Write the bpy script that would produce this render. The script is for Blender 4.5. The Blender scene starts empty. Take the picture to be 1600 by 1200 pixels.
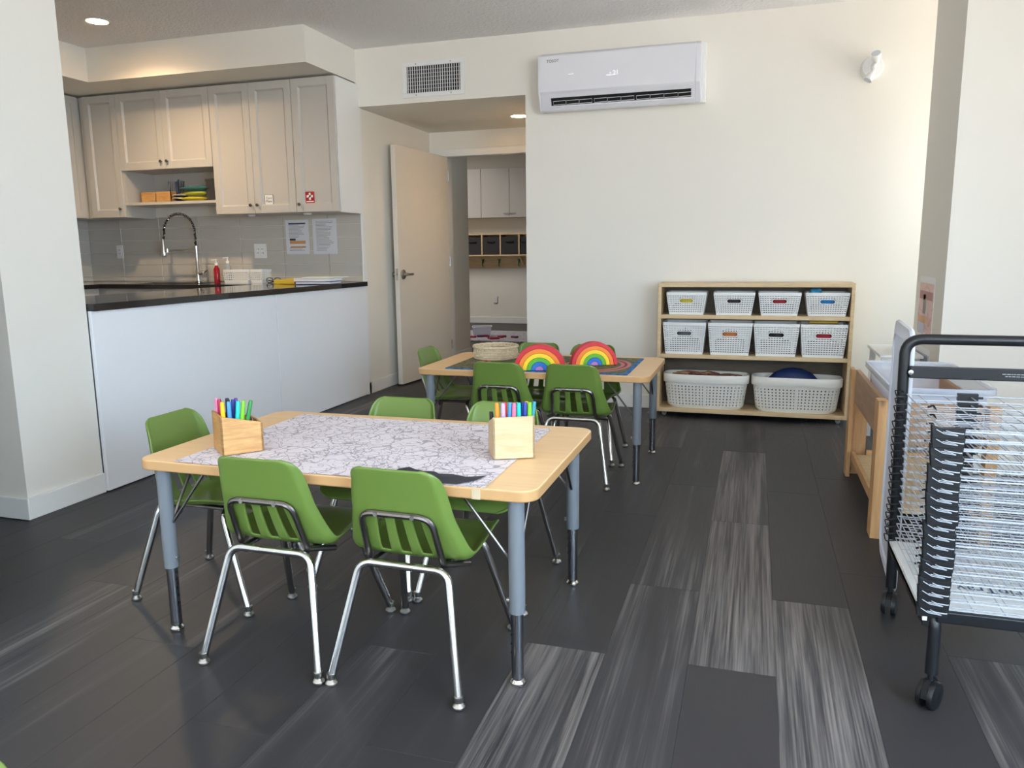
import bpy, bmesh, math, random
from mathutils import Vector, Matrix
random.seed(7)
S = bpy.context.scene
C = S.collection
PI = math.pi

# ------------------------------------------------------------------ camera
def cam_axes(yaw=-.30318375, pitch=-.16837302, roll=-.01093378):
    f = Vector((math.sin(yaw)*math.cos(pitch), math.cos(yaw)*math.cos(pitch), math.sin(pitch)))
    r = Vector((math.cos(yaw), -math.sin(yaw), 0)); u = r.cross(f)
    c, s = math.cos(roll), math.sin(roll)
    return c*r+s*u, -s*r+c*u, f
CR, CU, CF = cam_axes()
CAM = Vector((0, 0, 1.138)); FPX = 1209.48
cd = bpy.data.cameras.new('camera'); cam = bpy.data.objects.new('camera', cd); C.objects.link(cam)
cd.sensor_width = 36; cd.lens = FPX/1600*36; cd.clip_start = .02; cd.clip_end = 100
cam.matrix_world = Matrix(((CR.x, CU.x, -CF.x, CAM.x), (CR.y, CU.y, -CF.y, CAM.y), (CR.z, CU.z, -CF.z, CAM.z), (0, 0, 0, 1)))
S.camera = cam

# ------------------------------------------------------------------ world, lights, exposure
S.view_settings.view_transform = 'Standard'; S.view_settings.look = 'None'
S.view_settings.exposure = 0.13; S.view_settings.gamma = 1; S.view_settings.use_curve_mapping = False
S.cycles.use_denoising = True
S.cycles.max_bounces = 10; S.cycles.diffuse_bounces = 6; S.cycles.transparent_max_bounces = 24
S.cycles.sample_clamp_indirect = 6
W = bpy.data.worlds.new('sky'); S.world = W; W.use_nodes = True
WN, WL = W.node_tree.nodes, W.node_tree.links
bg = WN['Background']; bg.inputs[1].default_value = 6.2
wtc = WN.new('ShaderNodeTexCoord'); wsp = WN.new('ShaderNodeSeparateXYZ'); wrm = WN.new('ShaderNodeValToRGB')
WL.new(wtc.outputs['Generated'], wsp.inputs[0]); wma = WN.new('ShaderNodeMath'); wma.operation = 'MULTIPLY_ADD'; wma.inputs[1].default_value = .5; wma.inputs[2].default_value = .5
WL.new(wsp.outputs[2], wma.inputs[0]); WL.new(wma.outputs[0], wrm.inputs[0]); WL.new(wrm.outputs[0], bg.inputs[0])
we = wrm.color_ramp.elements; we[0].position = .47; we[0].color = (1, .93, .85, 1); we[1].position = .53; we[1].color = (.58, .79, 1.0, 1)
def area(name, loc, rot, sx, sy, power, col):
    l = bpy.data.lights.new(name, 'AREA'); l.shape = 'RECTANGLE'; l.size = sx; l.size_y = sy; l.energy = power; l.color = col
    o = bpy.data.objects.new(name, l); o.location = loc; o.rotation_euler = rot; C.objects.link(o); return o
def spot(name, loc, power, ang, col, blend=.6, rad=.05):
    l = bpy.data.lights.new(name, 'SPOT'); l.energy = power; l.spot_size = ang; l.spot_blend = blend; l.color = col; l.shadow_soft_size = rad
    o = bpy.data.objects.new(name, l); o.location = loc; C.objects.link(o); return o
XR = 2.3                                    # right-hand window wall
WINS = [(-1.6, .2), (.55, 1.85), (4.55, 5.5)]      # window spans along Y
WZ0, WZ1 = .45, 2.45
SKYC, GNDC = (.56, .78, 1), (1, .93, .84)
SKYP, GNDP = [160, 12, 10, 8], [66, 6, 18, 36]       # sky light falling in and light bounced up from the pavement, per window, last for the added rear one
for (a, b), p, q in zip(WINS, SKYP, GNDP):
    area('window_sky', (XR-.03, (a+b)/2, (WZ0+WZ1)/2), (0, PI/2-.62, 0), 1.6, b-a, p, SKYC)
    area('window_bounce', (XR-.03, (a+b)/2, (WZ0+WZ1)/2), (0, PI/2+.95, 0), 1.6, b-a, q, GNDC)
ADDED_WIN = (-1.9, 1.3)                          # unseen glazing added behind the photographer to light the back wall, along X
area('window_sky', (sum(ADDED_WIN)/2, -2.57, 1.45), (PI/2-.62, 0, 0), ADDED_WIN[1]-ADDED_WIN[0], 1.6, SKYP[3], SKYC)  # sky part of the added rear light
area('window_bounce', (sum(ADDED_WIN)/2, -2.57, 1.45), (PI/2+.95, 0, 0), ADDED_WIN[1]-ADDED_WIN[0], 1.6, GNDP[3], GNDC)  # upward part of the added rear light
KITP, HALLP, FARP = 116, 19, 44

# ------------------------------------------------------------------ materials
def new_mat(name):
    m = bpy.data.materials.new(name); m.use_nodes = True
    return m, m.node_tree.nodes, m.node_tree.links, m.node_tree.nodes['Principled BSDF']
def lin(r, g, b):
    f = lambda c: (c/255/12.92) if c/255 <= .04045 else ((c/255+.055)/1.055)**2.4
    return (f(r), f(g), f(b), 1)
def plain(name, col, rough=.5, metal=0, spec=.5, bump=0, bscale=200, alpha=1, trans=0, ior=1.45, coat=0, var=0):
    m, N, L, p = new_mat(name)
    p.inputs['Base Color'].default_value = col; p.inputs['Roughness'].default_value = rough
    p.inputs['Metallic'].default_value = metal; p.inputs['Specular IOR Level'].default_value = spec
    p.inputs['Alpha'].default_value = alpha; p.inputs['Transmission Weight'].default_value = trans; p.inputs['IOR'].default_value = ior
    p.inputs['Coat Weight'].default_value = coat
    if bump or var:
        tc = N.new('ShaderNodeTexCoord'); n = N.new('ShaderNodeTexNoise'); n.inputs['Scale'].default_value = bscale; n.inputs['Detail'].default_value = 3
        L.new(tc.outputs['Object'], n.inputs['Vector'])
        if bump:
            b = N.new('ShaderNodeBump'); b.inputs['Strength'].default_value = bump; b.inputs['Distance'].default_value = .012 if bscale < 60 else .004
            L.new(n.outputs['Fac'], b.inputs['Height']); L.new(b.outputs['Normal'], p.inputs['Normal'])
        if var:
            mx = N.new('ShaderNodeMix'); mx.data_type = 'RGBA'; mx.inputs[6].default_value = [c*(1-var) for c in col[:3]]+[1]; mx.inputs[7].default_value = [min(1, c*(1+var)) for c in col[:3]]+[1]
            L.new(n.outputs['Fac'], mx.inputs[0]); L.new(mx.outputs[2], p.inputs['Base Color'])
    return m
def math_node(N, L, op, a, b=None):
    n = N.new('ShaderNodeMath'); n.operation = op
    for i, x in enumerate((a, b)):
        if x is None: continue
        if isinstance(x, (int, float)): n.inputs[i].default_value = x
        else: L.new(x, n.inputs[i])
    return n.outputs[0]
def ramp_node(N, L, fac, stops):
    r = N.new('ShaderNodeValToRGB'); e = r.color_ramp.elements
    while len(e) < len(stops): e.new(.5)
    for el, (p, c) in zip(e, stops): el.position = p; el.color = c
    L.new(fac, r.inputs[0]); return r.outputs[0]
def coords(N, L, scale, rand=False, src='Object'):
    tc = N.new('ShaderNodeTexCoord'); mp = N.new('ShaderNodeMapping'); mp.inputs['Scale'].default_value = scale
    v = tc.outputs[src]
    if rand:
        oi = N.new('ShaderNodeObjectInfo'); m = N.new('ShaderNodeVectorMath'); m.operation = 'SCALE'; m.inputs[0].default_value = (13.7, 31.3, 57.9)
        L.new(oi.outputs['Random'], m.inputs['Scale']); a = N.new('ShaderNodeVectorMath'); L.new(v, a.inputs[0]); L.new(m.outputs[0], a.inputs[1]); v = a.outputs[0]
    L.new(v, mp.inputs['Vector']); return mp.outputs[0]
def noise(N, L, vec, scale, detail=3, rough=.5, dist=0):
    n = N.new('ShaderNodeTexNoise'); n.inputs['Scale'].default_value = scale; n.inputs['Detail'].default_value = detail
    n.inputs['Roughness'].default_value = rough; n.inputs['Distortion'].default_value = dist; L.new(vec, n.inputs['Vector']); return n.outputs['Fac']
def wood(name, c0, c1, sc=(3, 40, 40), rough=.45, knots=0, rand=True):
    m, N, L, p = new_mat(name)
    v = coords(N, L, sc, rand); n = noise(N, L, v, 1, 4, .6, .6)
    v2 = coords(N, L, tuple(s*3.5 for s in sc), rand); n2 = noise(N, L, v2, 1, 2)
    mixf = math_node(N, L, 'ADD', math_node(N, L, 'MULTIPLY', n, .7), math_node(N, L, 'MULTIPLY', n2, .3))
    col = ramp_node(N, L, mixf, [(.36, c0), (.64, c1)])
    if knots:
        vo = N.new('ShaderNodeTexVoronoi'); vo.inputs['Scale'].default_value = 1; L.new(coords(N, L, (9, 9, 5), rand), vo.inputs['Vector'])
        k = ramp_node(N, L, vo.outputs['Distance'], [(.06, (1, 1, 1, 1)), (.14, (0, 0, 0, 1))])
        mx = N.new('ShaderNodeMix'); mx.data_type = 'RGBA'; mx.inputs[7].default_value = [c*.35 for c in c0[:3]]+[1]
        L.new(math_node(N, L, 'MULTIPLY', k, knots), mx.inputs[0]); L.new(col, mx.inputs[6]); col = mx.outputs[2]
    L.new(col, p.inputs['Base Color']); p.inputs['Roughness'].default_value = rough
    return m
def floor_mat():
    m, N, L, p = new_mat('vinyl_plank')
    oi = N.new('ShaderNodeObjectInfo'); R = oi.outputs['Random']
    band = noise(N, L, coords(N, L, (9, .55, 1), True), 1, 3, .55, .3)
    streak = noise(N, L, coords(N, L, (34, 1.0, 1), True), 1, 5, .6, .5)
    grain = noise(N, L, coords(N, L, (300, 7, 1), True), 1, 2)
    sc = N.new('ShaderNodeSeparateColor'); L.new(oi.outputs['Color'], sc.inputs[0]); light = sc.outputs[0]
    bsel = ramp_node(N, L, math_node(N, L, 'ADD', band, math_node(N, L, 'MULTIPLY', math_node(N, L, 'SUBTRACT', light, .5), .56)), [(.40, (0, 0, 0, 1)), (.70, (1, 1, 1, 1))])
    fine = noise(N, L, coords(N, L, (150, 2.2, 1), True), 1, 3, .6, .3)
    ssel = ramp_node(N, L, math_node(N, L, 'ADD', math_node(N, L, 'MULTIPLY', streak, .55), math_node(N, L, 'MULTIPLY', fine, .45)), [(.36, (0, 0, 0, 1)), (.62, (1, 1, 1, 1))])
    f = math_node(N, L, 'MULTIPLY', bsel, ssel)
    f = math_node(N, L, 'ADD', f, math_node(N, L, 'MULTIPLY', math_node(N, L, 'SUBTRACT', grain, .5), .16))
    col = ramp_node(N, L, f, [(0, lin(52, 50, 52)), (.25, lin(61, 59, 61)), (1, lin(122, 116, 113))])
    L.new(col, p.inputs['Base Color'])
    L.new(math_node(N, L, 'ADD', math_node(N, L, 'MULTIPLY', grain, .12), .38), p.inputs['Roughness'])
    b = N.new('ShaderNodeBump'); b.inputs['Strength'].default_value = .12; b.inputs['Distance'].default_value = .001
    L.new(grain, b.inputs['Height']); L.new(b.outputs['Normal'], p.inputs['Normal'])
    p.inputs['Specular IOR Level'].default_value = .32
    return m
def paper_mat():
    m, N, L, p = new_mat('colouring_sheet')
    tc = N.new('ShaderNodeTexCoord'); nz = N.new('ShaderNodeTexNoise'); nz.inputs['Scale'].default_value = 9; L.new(tc.outputs['Object'], nz.inputs['Vector'])
    mx = N.new('ShaderNodeMix'); mx.data_type = 'RGBA'; mx.inputs[0].default_value = .12; L.new(tc.outputs['Object'], mx.inputs[6]); L.new(nz.outputs['Color'], mx.inputs[7])
    outs = []
    for sc, w in ((12, .016), (30, .034), (5, .006)):
        vo = N.new('ShaderNodeTexVoronoi'); vo.feature = 'DISTANCE_TO_EDGE'; vo.inputs['Scale'].default_value = sc; L.new(mx.outputs[2], vo.inputs['Vector'])
        outs.append(math_node(N, L, 'LESS_THAN', vo.outputs['Distance'], w))
    n = noise(N, L, tc.outputs['Object'], 7, 3)
    fr = math_node(N, L, 'ABSOLUTE', math_node(N, L, 'SUBTRACT', math_node(N, L, 'FRACT', math_node(N, L, 'MULTIPLY', n, 11)), .5))
    outs.append(math_node(N, L, 'LESS_THAN', fr, .035))
    gate = math_node(N, L, 'GREATER_THAN', noise(N, L, tc.outputs['Object'], 5, 1), .47)
    outs[1] = math_node(N, L, 'MULTIPLY', outs[1], gate)
    k = outs[0]
    for o in outs[1:]: k = math_node(N, L, 'MAXIMUM', k, o)
    c = N.new('ShaderNodeMix'); c.data_type = 'RGBA'; c.inputs[6].default_value = lin(224, 217, 224); c.inputs[7].default_value = lin(104, 98, 108)
    L.new(math_node(N, L, 'MULTIPLY', k, .62), c.inputs[0]); L.new(c.outputs[2], p.inputs['Base Color']); p.inputs['Roughness'].default_value = .7
    return m
def playmat_mat():
    m, N, L, p = new_mat('printed_play_mat')
    tc = N.new('ShaderNodeTexCoord'); O = tc.outputs['Object']
    n1 = noise(N, L, O, 24, 5, .75, 1.5)
    col = ramp_node(N, L, n1, [(.32, lin(24, 30, 34)), (.4, lin(38, 92, 66)), (.46, lin(28, 34, 34)), (.5, lin(140, 140, 60)), (.54, lin(36, 56, 60)), (.6, lin(150, 104, 84)), (.66, lin(50, 120, 146))])
    sx = N.new('ShaderNodeSeparateXYZ'); L.new(O, sx.inputs[0])
    def mixc(fac, a, b):
        q = N.new('ShaderNodeMix'); q.data_type = 'RGBA'; L.new(fac, q.inputs[0])
        (L.new(a, q.inputs[6]) if not isinstance(a, tuple) else setattr(q.inputs[6], 'default_value', a))
        (L.new(b, q.inputs[7]) if not isinstance(b, tuple) else setattr(q.inputs[7], 'default_value', b)); return q.outputs[2]
    for (cx, cy) in ((-.20, .02), (.27, -.02)):
        dx = math_node(N, L, 'SUBTRACT', sx.outputs[0], cx); dy = math_node(N, L, 'SUBTRACT', sx.outputs[1], cy)
        d = math_node(N, L, 'SQRT', math_node(N, L, 'ADD', math_node(N, L, 'MULTIPLY', dx, dx), math_node(N, L, 'MULTIPLY', math_node(N, L, 'MULTIPLY', dy, dy), .5)))
        for r, w, cc in ((.15, .035, lin(70, 110, 90)), (.15, .026, lin(196, 120, 118)), (.15, .007, lin(120, 50, 60))):
            col = mixc(math_node(N, L, 'LESS_THAN', math_node(N, L, 'ABSOLUTE', math_node(N, L, 'SUBTRACT', d, r)), w), col, cc)
    ex = math_node(N, L, 'MAXIMUM', math_node(N, L, 'GREATER_THAN', sx.outputs[0], .452), math_node(N, L, 'GREATER_THAN', math_node(N, L, 'MULTIPLY', sx.outputs[0], math_node(N, L, 'SUBTRACT', math_node(N, L, 'MULTIPLY', sx.outputs[1], -.55), .70)), .378))
    ey = math_node(N, L, 'LESS_THAN', sx.outputs[1], -.287)
    nb = ramp_node(N, L, noise(N, L, O, 30, 2), [(.4, lin(18, 62, 130)), (.6, lin(40, 130, 190))])
    col = mixc(math_node(N, L, 'MAXIMUM', ex, ey), col, nb)
    L.new(col, p.inputs['Base Color']); p.inputs['Roughness'].default_value = .75
    return m
def poster_mat(name, stops, scale=(3, 3, 9)):
    m, N, L, p = new_mat(name)
    n = noise(N, L, coords(N, L, scale), 3, 4, .6, .8)
    L.new(ramp_node(N, L, n, stops), p.inputs['Base Color']); p.inputs['Roughness'].default_value = .3
    return m
def emit(name, col, s):
    m, N, L, p = new_mat(name); p.inputs['Emission Color'].default_value = col; p.inputs['Emission Strength'].default_value = s; p.inputs['Base Color'].default_value = col; return m

M = {}
M['wall'] = plain('wall_paint', lin(231, 227, 218), .7, bump=.03, bscale=350)
M['white_paint'] = plain('white_paint', lin(232, 232, 230), .4)
M['ceiling'] = plain('textured_ceiling', lin(240, 238, 238), .9, bump=1.0, bscale=55)
M['floor'] = floor_mat()
M['cabinet'] = plain('cabinet_lacquer', lin(194, 190, 184), .35)
M['panel'] = plain('white_panel', lin(236, 238, 242), .3)
M['door'] = plain('door_paint', lin(222, 214, 202), .4)
M['stone'] = plain('dark_quartz', lin(44, 40, 40), .06, spec=.6, var=.25, bscale=400)
M['tile'] = plain('glossy_tile', lin(192, 188, 181), .16)
M['grout'] = plain('grout', lin(206, 204, 198), .9)
M['chrome'] = plain('chrome', (.62, .61, .60, 1), .1, 1)
M['chrome_dark_reflect'] = plain('chrome_dark_reflect', (.34, .35, .38, 1), .14, 1)  # darkened to put the reflected dark floor into the metal
M['steel'] = plain('brushed_steel', (.5, .49, .47, 1), .3, 1)
M['dark_steel'] = plain('dark_nickel', (.22, .2, .19, 1), .28, 1)
M['green'] = plain('green_plastic', lin(101, 125, 57), .30, spec=.45)
M['table_top'] = wood('beech_laminate', lin(226, 188, 140), lin(233, 198, 150), (2, 30, 30), .4, rand=False)
M['table_edge'] = plain('beech_edge', lin(192, 150, 102), .4)
M['grey_leg'] = plain('grey_blue_enamel', lin(114, 119, 125), .32, spec=.5)
M['birch'] = wood('birch_ply', lin(206, 178, 136), lin(224, 198, 156), (5, 45, 45), .5)
M['ply_back_shade'] = wood('ply_back_shade', lin(88, 76, 62), lin(106, 92, 76), (5, 30, 30), .6)  # darkened to put the shelf's inner shade into the colour
M['pine'] = wood('pine', lin(186, 140, 92), lin(210, 168, 118), (26, 26, 2.5), .5, knots=.9)
M['apron'] = wood('apron_ply', lin(160, 126, 96), lin(178, 142, 110), (8, 2.5, 30), .55, knots=.5)
M['bamboo'] = wood('bamboo', lin(178, 130, 76), lin(206, 160, 102), (9, 9, 70), .5, knots=.35)
M['pale_wood'] = wood('pale_wood', lin(192, 164, 124), lin(206, 182, 144), (8, 8, 46), .5, knots=.45)
M['basket'] = plain('white_plastic', lin(236, 236, 234), .4)
M['cream_plastic'] = plain('cream_plastic', lin(232, 230, 222), .45)
M['black'] = plain('black_plastic', lin(20, 21, 24), .4)
M['black_metal'] = plain('black_enamel', lin(22, 23, 27), .32)
M['wire'] = plain('white_wire', lin(178, 182, 189), .35)
M['paper'] = plain('paper', lin(236, 236, 234), .6)
M['sheet'] = paper_mat()
M['playmat'] = playmat_mat()
M['ink'] = plain('ink', lin(52, 52, 60), .7)
M['navy'] = plain('navy_ink', lin(50, 60, 100), .6)
M['orange'] = plain('orange_print', lin(196, 140, 84), .6)
M['red'] = plain('red_sign', lin(170, 34, 40), .45)
M['wicker'] = plain('woven_seagrass', lin(206, 190, 160), .8, var=.3, bscale=60)
M['clear'] = plain('clear_plastic', lin(226, 232, 244), .25, alpha=.5)
M['lid'] = plain('frosted_plastic', lin(228, 232, 242), .35, alpha=.72)
M['glass'] = plain('window_glass', (1, 1, 1, 1), .02, alpha=.12)
M['dark_cloth_and_fill'] = plain('charcoal_fabric', lin(58, 56, 58), .9, var=.2, bscale=80)
M['lamp'] = emit('lamp_diffuser', (1, .87, .68, 1), 22)
M['soap'] = plain('red_soap', lin(168, 30, 44), .15, alpha=.9)
M['dark'] = plain('dark_void', lin(14, 14, 15), .8)
M['ac'] = plain('ac_shell', lin(226, 226, 232), .3)
M['void'] = M['dark']
COL = {}
def colour(n, r, g, b, rough=.4):
    if n not in COL: COL[n] = plain(n, lin(r, g, b), rough)
    return COL[n]

# ------------------------------------------------------------------ mesh helpers
class MB:
    def __init__(s): s.v = []; s.f = []; s.mi = []
    def add(s, vs, fs, mi=0):
        k = len(s.v); s.v += [Vector(p) for p in vs]; s.f += [[k+i for i in f] for f in fs]; s.mi += [mi]*len(fs); return s
    def box(s, x0, x1, y0, y1, z0, z1, mi=0):
        return s.add([(x0, y0, z0), (x1, y0, z0), (x1, y1, z0), (x0, y1, z0), (x0, y0, z1), (x1, y0, z1), (x1, y1, z1), (x0, y1, z1)],
                     [(0, 3, 2, 1), (4, 5, 6, 7), (0, 1, 5, 4), (1, 2, 6, 5), (2, 3, 7, 6), (3, 0, 4, 7)], mi)
    def tube(s, pts, r, n=10, closed=False, cap=True, mi=0, flat=None):
        pts = [Vector(p) for p in pts]; m = len(pts); rs = r if isinstance(r, (list, tuple)) else [r]*m
        vs = []; up = None
        for i, p in enumerate(pts):
            a = pts[i-1] if (i > 0 or closed) else p; b = pts[(i+1) % m] if (i < m-1 or closed) else p
            t = (b-a)
            t = t.normalized() if t.length > 1e-9 else Vector((0, 0, 1))
            if up is None:
                up = Vector((0, 0, 1)) if abs(t.z) < .9 else Vector((0, 1, 0))
            x = t.cross(up)
            x = x.normalized() if x.length > 1e-6 else Vector((1, 0, 0))
            y = x.cross(t).normalized(); up = y
            for k in range(n):
                th = 2*PI*k/n + PI/n
                vs.append(p + (x*math.cos(th)+y*math.sin(th))*rs[i])
        fs = []
        for i in range(m if closed else m-1):
            for k in range(n):
                a = i*n+k; b = i*n+(k+1) % n; c = ((i+1) % m)*n+(k+1) % n; d = ((i+1) % m)*n+k
                fs.append((a, b, c, d))
        if cap and not closed: fs += [tuple(range(n))[::-1], tuple(range((m-1)*n, m*n))]
        return s.add(vs, fs, mi)
    def cyl(s, a, b, r, n=16, r2=None, mi=0): return s.tube([a, b], [r, r if r2 is None else r2], n, mi=mi)
    def lathe(s, prof, n=20, c=(0, 0, 0), axis='z', mi=0, cap=True):
        vs = []
        for (r, z) in prof:
            for k in range(n):
                th = 2*PI*k/n; x, y = r*math.cos(th), r*math.sin(th)
                q = (x, y, z) if axis == 'z' else ((z, x, y) if axis == 'x' else (x, z, y))
                vs.append(Vector(q)+Vector(c))
        m = len(prof); fs = [(i*n+k, i*n+(k+1) % n, (i+1)*n+(k+1) % n, (i+1)*n+k) for i in range(m-1) for k in range(n)]
        if cap and prof[0][0] > 1e-6: fs.append(tuple(range(n))[::-1])
        if cap and prof[-1][0] > 1e-6: fs.append(tuple(range((m-1)*n, m*n)))
        return s.add(vs, fs, mi)
    def prism(s, poly, d0, d1, axis='z', mi=0):
        mk = {'z': lambda a, b, d: (a, b, d), 'y': lambda a, b, d: (a, d, b), 'x': lambda a, b, d: (d, a, b)}[axis]
        n = len(poly); vs = [mk(a, b, d0) for a, b in poly]+[mk(a, b, d1) for a, b in poly]
        return s.add(vs, [tuple(range(n))[::-1], tuple(range(n, 2*n))]+[(i, (i+1) % n, n+(i+1) % n, n+i) for i in range(n)], mi)
    def build(s, name, mat, parent=None, world=False, bevel=0, angle=35, smooth=True, solid=0, sub=0, merge=False, seg=2, offset=0):
        vs = s.v
        if world and parent is not None:
            q = parent
            inv = q.matrix_basis.inverted()
            while q.parent is not None: q = q.parent; inv = inv @ q.matrix_basis.inverted()
            vs = [inv @ p for p in vs]
        me = bpy.data.meshes.new(name); me.from_pydata([tuple(p) for p in vs], [], s.f)
        for m in (mat if isinstance(mat, (list, tuple)) else [mat]): me.materials.append(m)
        bm = bmesh.new(); bm.from_mesh(me)
        if any(s.mi):
            bm.faces.ensure_lookup_table()
            for f, i in zip(bm.faces, s.mi): f.material_index = i
        if merge: bmesh.ops.remove_doubles(bm, verts=bm.verts, dist=1e-5)
        bmesh.ops.recalc_face_normals(bm, faces=bm.faces); bm.to_mesh(me); bm.free()
        if smooth:
            for p in me.polygons: p.use_smooth = True
            me.set_sharp_from_angle(angle=math.radians(angle))
        me.update()
        o = bpy.data.objects.new(name, me); C.objects.link(o)
        if parent is not None: o.parent = parent
        if bevel:
            b = o.modifiers.new('bevel', 'BEVEL'); b.width = bevel; b.segments = seg; b.limit_method = 'ANGLE'; b.angle_limit = math.radians(40); b.harden_normals = False
        if solid:
            q = o.modifiers.new('solid', 'SOLIDIFY'); q.thickness = solid; q.offset = offset
        if sub:
            q = o.modifiers.new('sub', 'SUBSURF'); q.levels = sub; q.render_levels = sub
        return o
def tag(o, label=None, cat=None, group=None, kind=None):
    for k, v in (('label', label), ('category', cat), ('group', group), ('kind', kind)):
        if v: o[k] = v
    return o
def thing(name, label, cat, loc=(0, 0, 0), rz=0, group=None):
    o = bpy.data.objects.new(name, None); o.empty_display_size = .05; o.location = loc; o.rotation_euler = (0, 0, rz); C.objects.link(o)
    o.matrix_basis = Matrix.Translation(loc) @ Matrix.Rotation(rz, 4, 'Z')
    return tag(o, label, cat, group)
def copy_tree(o, parent=None):
    c = o.copy(); C.objects.link(c)
    if parent is not None: c.parent = parent
    for ch in list(o.children): copy_tree(ch, c)
    return c
def place(o, loc, rz, label, group=None):
    o.location = loc; o.rotation_euler = (0, 0, rz); o['label'] = label
    if group: o['group'] = group
    return o
def fillet(pts, r, n=6):
    pts = [Vector(p) for p in pts]; out = [pts[0]]
    rs = r if isinstance(r, (list, tuple)) else [r]*(len(pts)-2)
    for i in range(1, len(pts)-1):
        a, b, c = pts[i-1], pts[i], pts[i+1]; d1 = (a-b).normalized(); d2 = (c-b).normalized()
        ang = d1.angle(d2); t = min(rs[i-1]/math.tan(ang/2), (a-b).length*.49, (c-b).length*.49)
        p, q = b+d1*t, b+d2*t
        for k in range(n+1):
            u = k/n; out.append((1-u)**2*p+2*u*(1-u)*b+u*u*q)
    out.append(pts[-1]); return out
def struct(o): o['kind'] = 'structure'; return o
def rrect(x0, x1, y0, y1, r, n=6):
    out = []
    for cx, cy, a0 in ((x1-r, y0+r, -PI/2), (x1-r, y1-r, 0), (x0+r, y1-r, PI/2), (x0+r, y0+r, PI)):
        for k in range(n+1):
            a = a0+PI/2*k/n; out.append((cx+r*math.cos(a), cy+r*math.sin(a)))
    return out
def text(name, body, size, mat, parent, mw, thick=.0006, align='CENTER'):
    cu = bpy.data.curves.new(name, 'FONT'); cu.body = body; cu.size = size; cu.extrude = thick; cu.align_x = align; cu.align_y = 'CENTER'; cu.space_line = .9; cu.resolution_u = 3
    o = bpy.data.objects.new(name, cu); C.objects.link(o)
    dg = bpy.context.evaluated_depsgraph_get(); me = bpy.data.meshes.new_from_object(o.evaluated_get(dg))
    bpy.data.objects.remove(o); me.materials.append(mat)
    for v in me.vertices: v.co = mw @ v.co
    o = bpy.data.objects.new(name, me); C.objects.link(o)
    if parent is not None:
        inv = parent.matrix_basis.inverted(); q = parent
        while q.parent is not None: q = q.parent; inv = inv @ q.matrix_basis.inverted()
        for v in me.vertices: v.co = inv @ v.co
        o.parent = parent
    return o
FRONT = Matrix.Rotation(PI/2, 4, 'X')               # text plane facing -Y

# ------------------------------------------------------------------ setting: shell
YB, XH, XK, HC, HH = 5.636, -1.638, -3.0, 2.682, 2.26
def wbox(name, *b, mat='wall', bevel=0):
    return struct(MB().box(*b).build(name, M[mat], bevel=bevel, smooth=False))
wall_back = wbox('wall_back', XH, XR+.15, YB, YB+.14, 0, HC)
hdr = MB().box(XK, XH, YB, YB+.14, HH, HC); struct(hdr.build('wall_back_header', M['wall'], smooth=False))
wall_kitchen = wbox('wall_kitchen', -5.85, XK, YB, YB+.14, 0, HC)
wbox('wall_kitchen_side', -5.85, -5.73, 2.9, YB, 0, HC)
wall_left = wbox('wall_left', -5.85, -3.01, 2.484, 2.9, 0, HC)
wbox('wall_far_left', -5.85, -5.73, -2.6, 2.484, 0, HC)
rr = MB().box(-5.85, ADDED_WIN[0], -2.74, -2.6, 0, HC).box(ADDED_WIN[1], XR+.15, -2.74, -2.6, 0, HC).box(ADDED_WIN[0], ADDED_WIN[1], -2.74, -2.6, 0, WZ0).box(ADDED_WIN[0], ADDED_WIN[1], -2.74, -2.6, WZ1, HC)
struct(rr.build('wall_rear', M['wall'], smooth=False))
wbox('wall_light_blocker', -5.73, -2.3, -2.6, 1.6, 0, HC)  # unseen block added to keep rear window light off the left wall end
rw = MB(); prev = -2.6
for a, b in WINS+[(YB, YB)]:
    rw.box(XR, XR+.15, prev, a, 0, HC)
    if b > a: rw.box(XR, XR+.15, a, b, 0, WZ0); rw.box(XR, XR+.15, a, b, WZ1, HC)
    prev = b
struct(rw.build('wall_right', M['wall'], smooth=False))
for i, (a, b) in enumerate(WINS):
    w = MB(); x0, x1 = XR+.03, XR+.10
    w.box(x0, x1, a, a+.05, WZ0, WZ1).box(x0, x1, b-.05, b, WZ0, WZ1).box(x0, x1, a, b, WZ0, WZ0+.05).box(x0, x1, a, b, WZ1-.05, WZ1).box(x0, x1, (a+b)/2-.025, (a+b)/2+.025, WZ0, WZ1)
    f = struct(w.build('window_%d' % (i+1), M['white_paint'], smooth=False))
    MB().box(XR+.06, XR+.066, a+.04, b-.04, WZ0+.04, WZ1-.04).build('pane', M['glass'], f, smooth=False)
struct(MB().box(-5.85, XR+.15, -2.74, YB, HC, HC+.1).build('ceiling', M['ceiling'], smooth=False))
wbox('wall_hall_left', XK-.12, XK, YB+.14, 8.06, 0, HH)
wbox('wall_hall_right', XH, XH+.12, YB+.14, 7.05, 0, HH)
struct(MB().box(XK-.12, XH+.12, YB+.14, 7.19, HH, HC).build('ceiling_hall', M['wall'], smooth=False))
dw = MB().box(XK, -2.87, 7.05, 7.19, 0, HH).box(-1.93, XH, 7.05, 7.19, 0, HH).box(-2.87, -1.93, 7.05, 7.19, 2.05, HH)
struct(dw.build('wall_hall_end', M['wall'], smooth=False))
dt = MB().box(-2.90, -2.84, 7.045, 7.20, 0, 2.05).box(-1.93, -1.87, 7.03, 7.20, 0, 2.05).box(-2.93, -1.87, 7.03, 7.05, 2.035, 2.10).box(-2.87, -1.93, 7.08, 7.12, 2.035, 2.05)
struct(dt.build('trim_1', M['white_paint'], bevel=.002, smooth=False))
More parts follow.
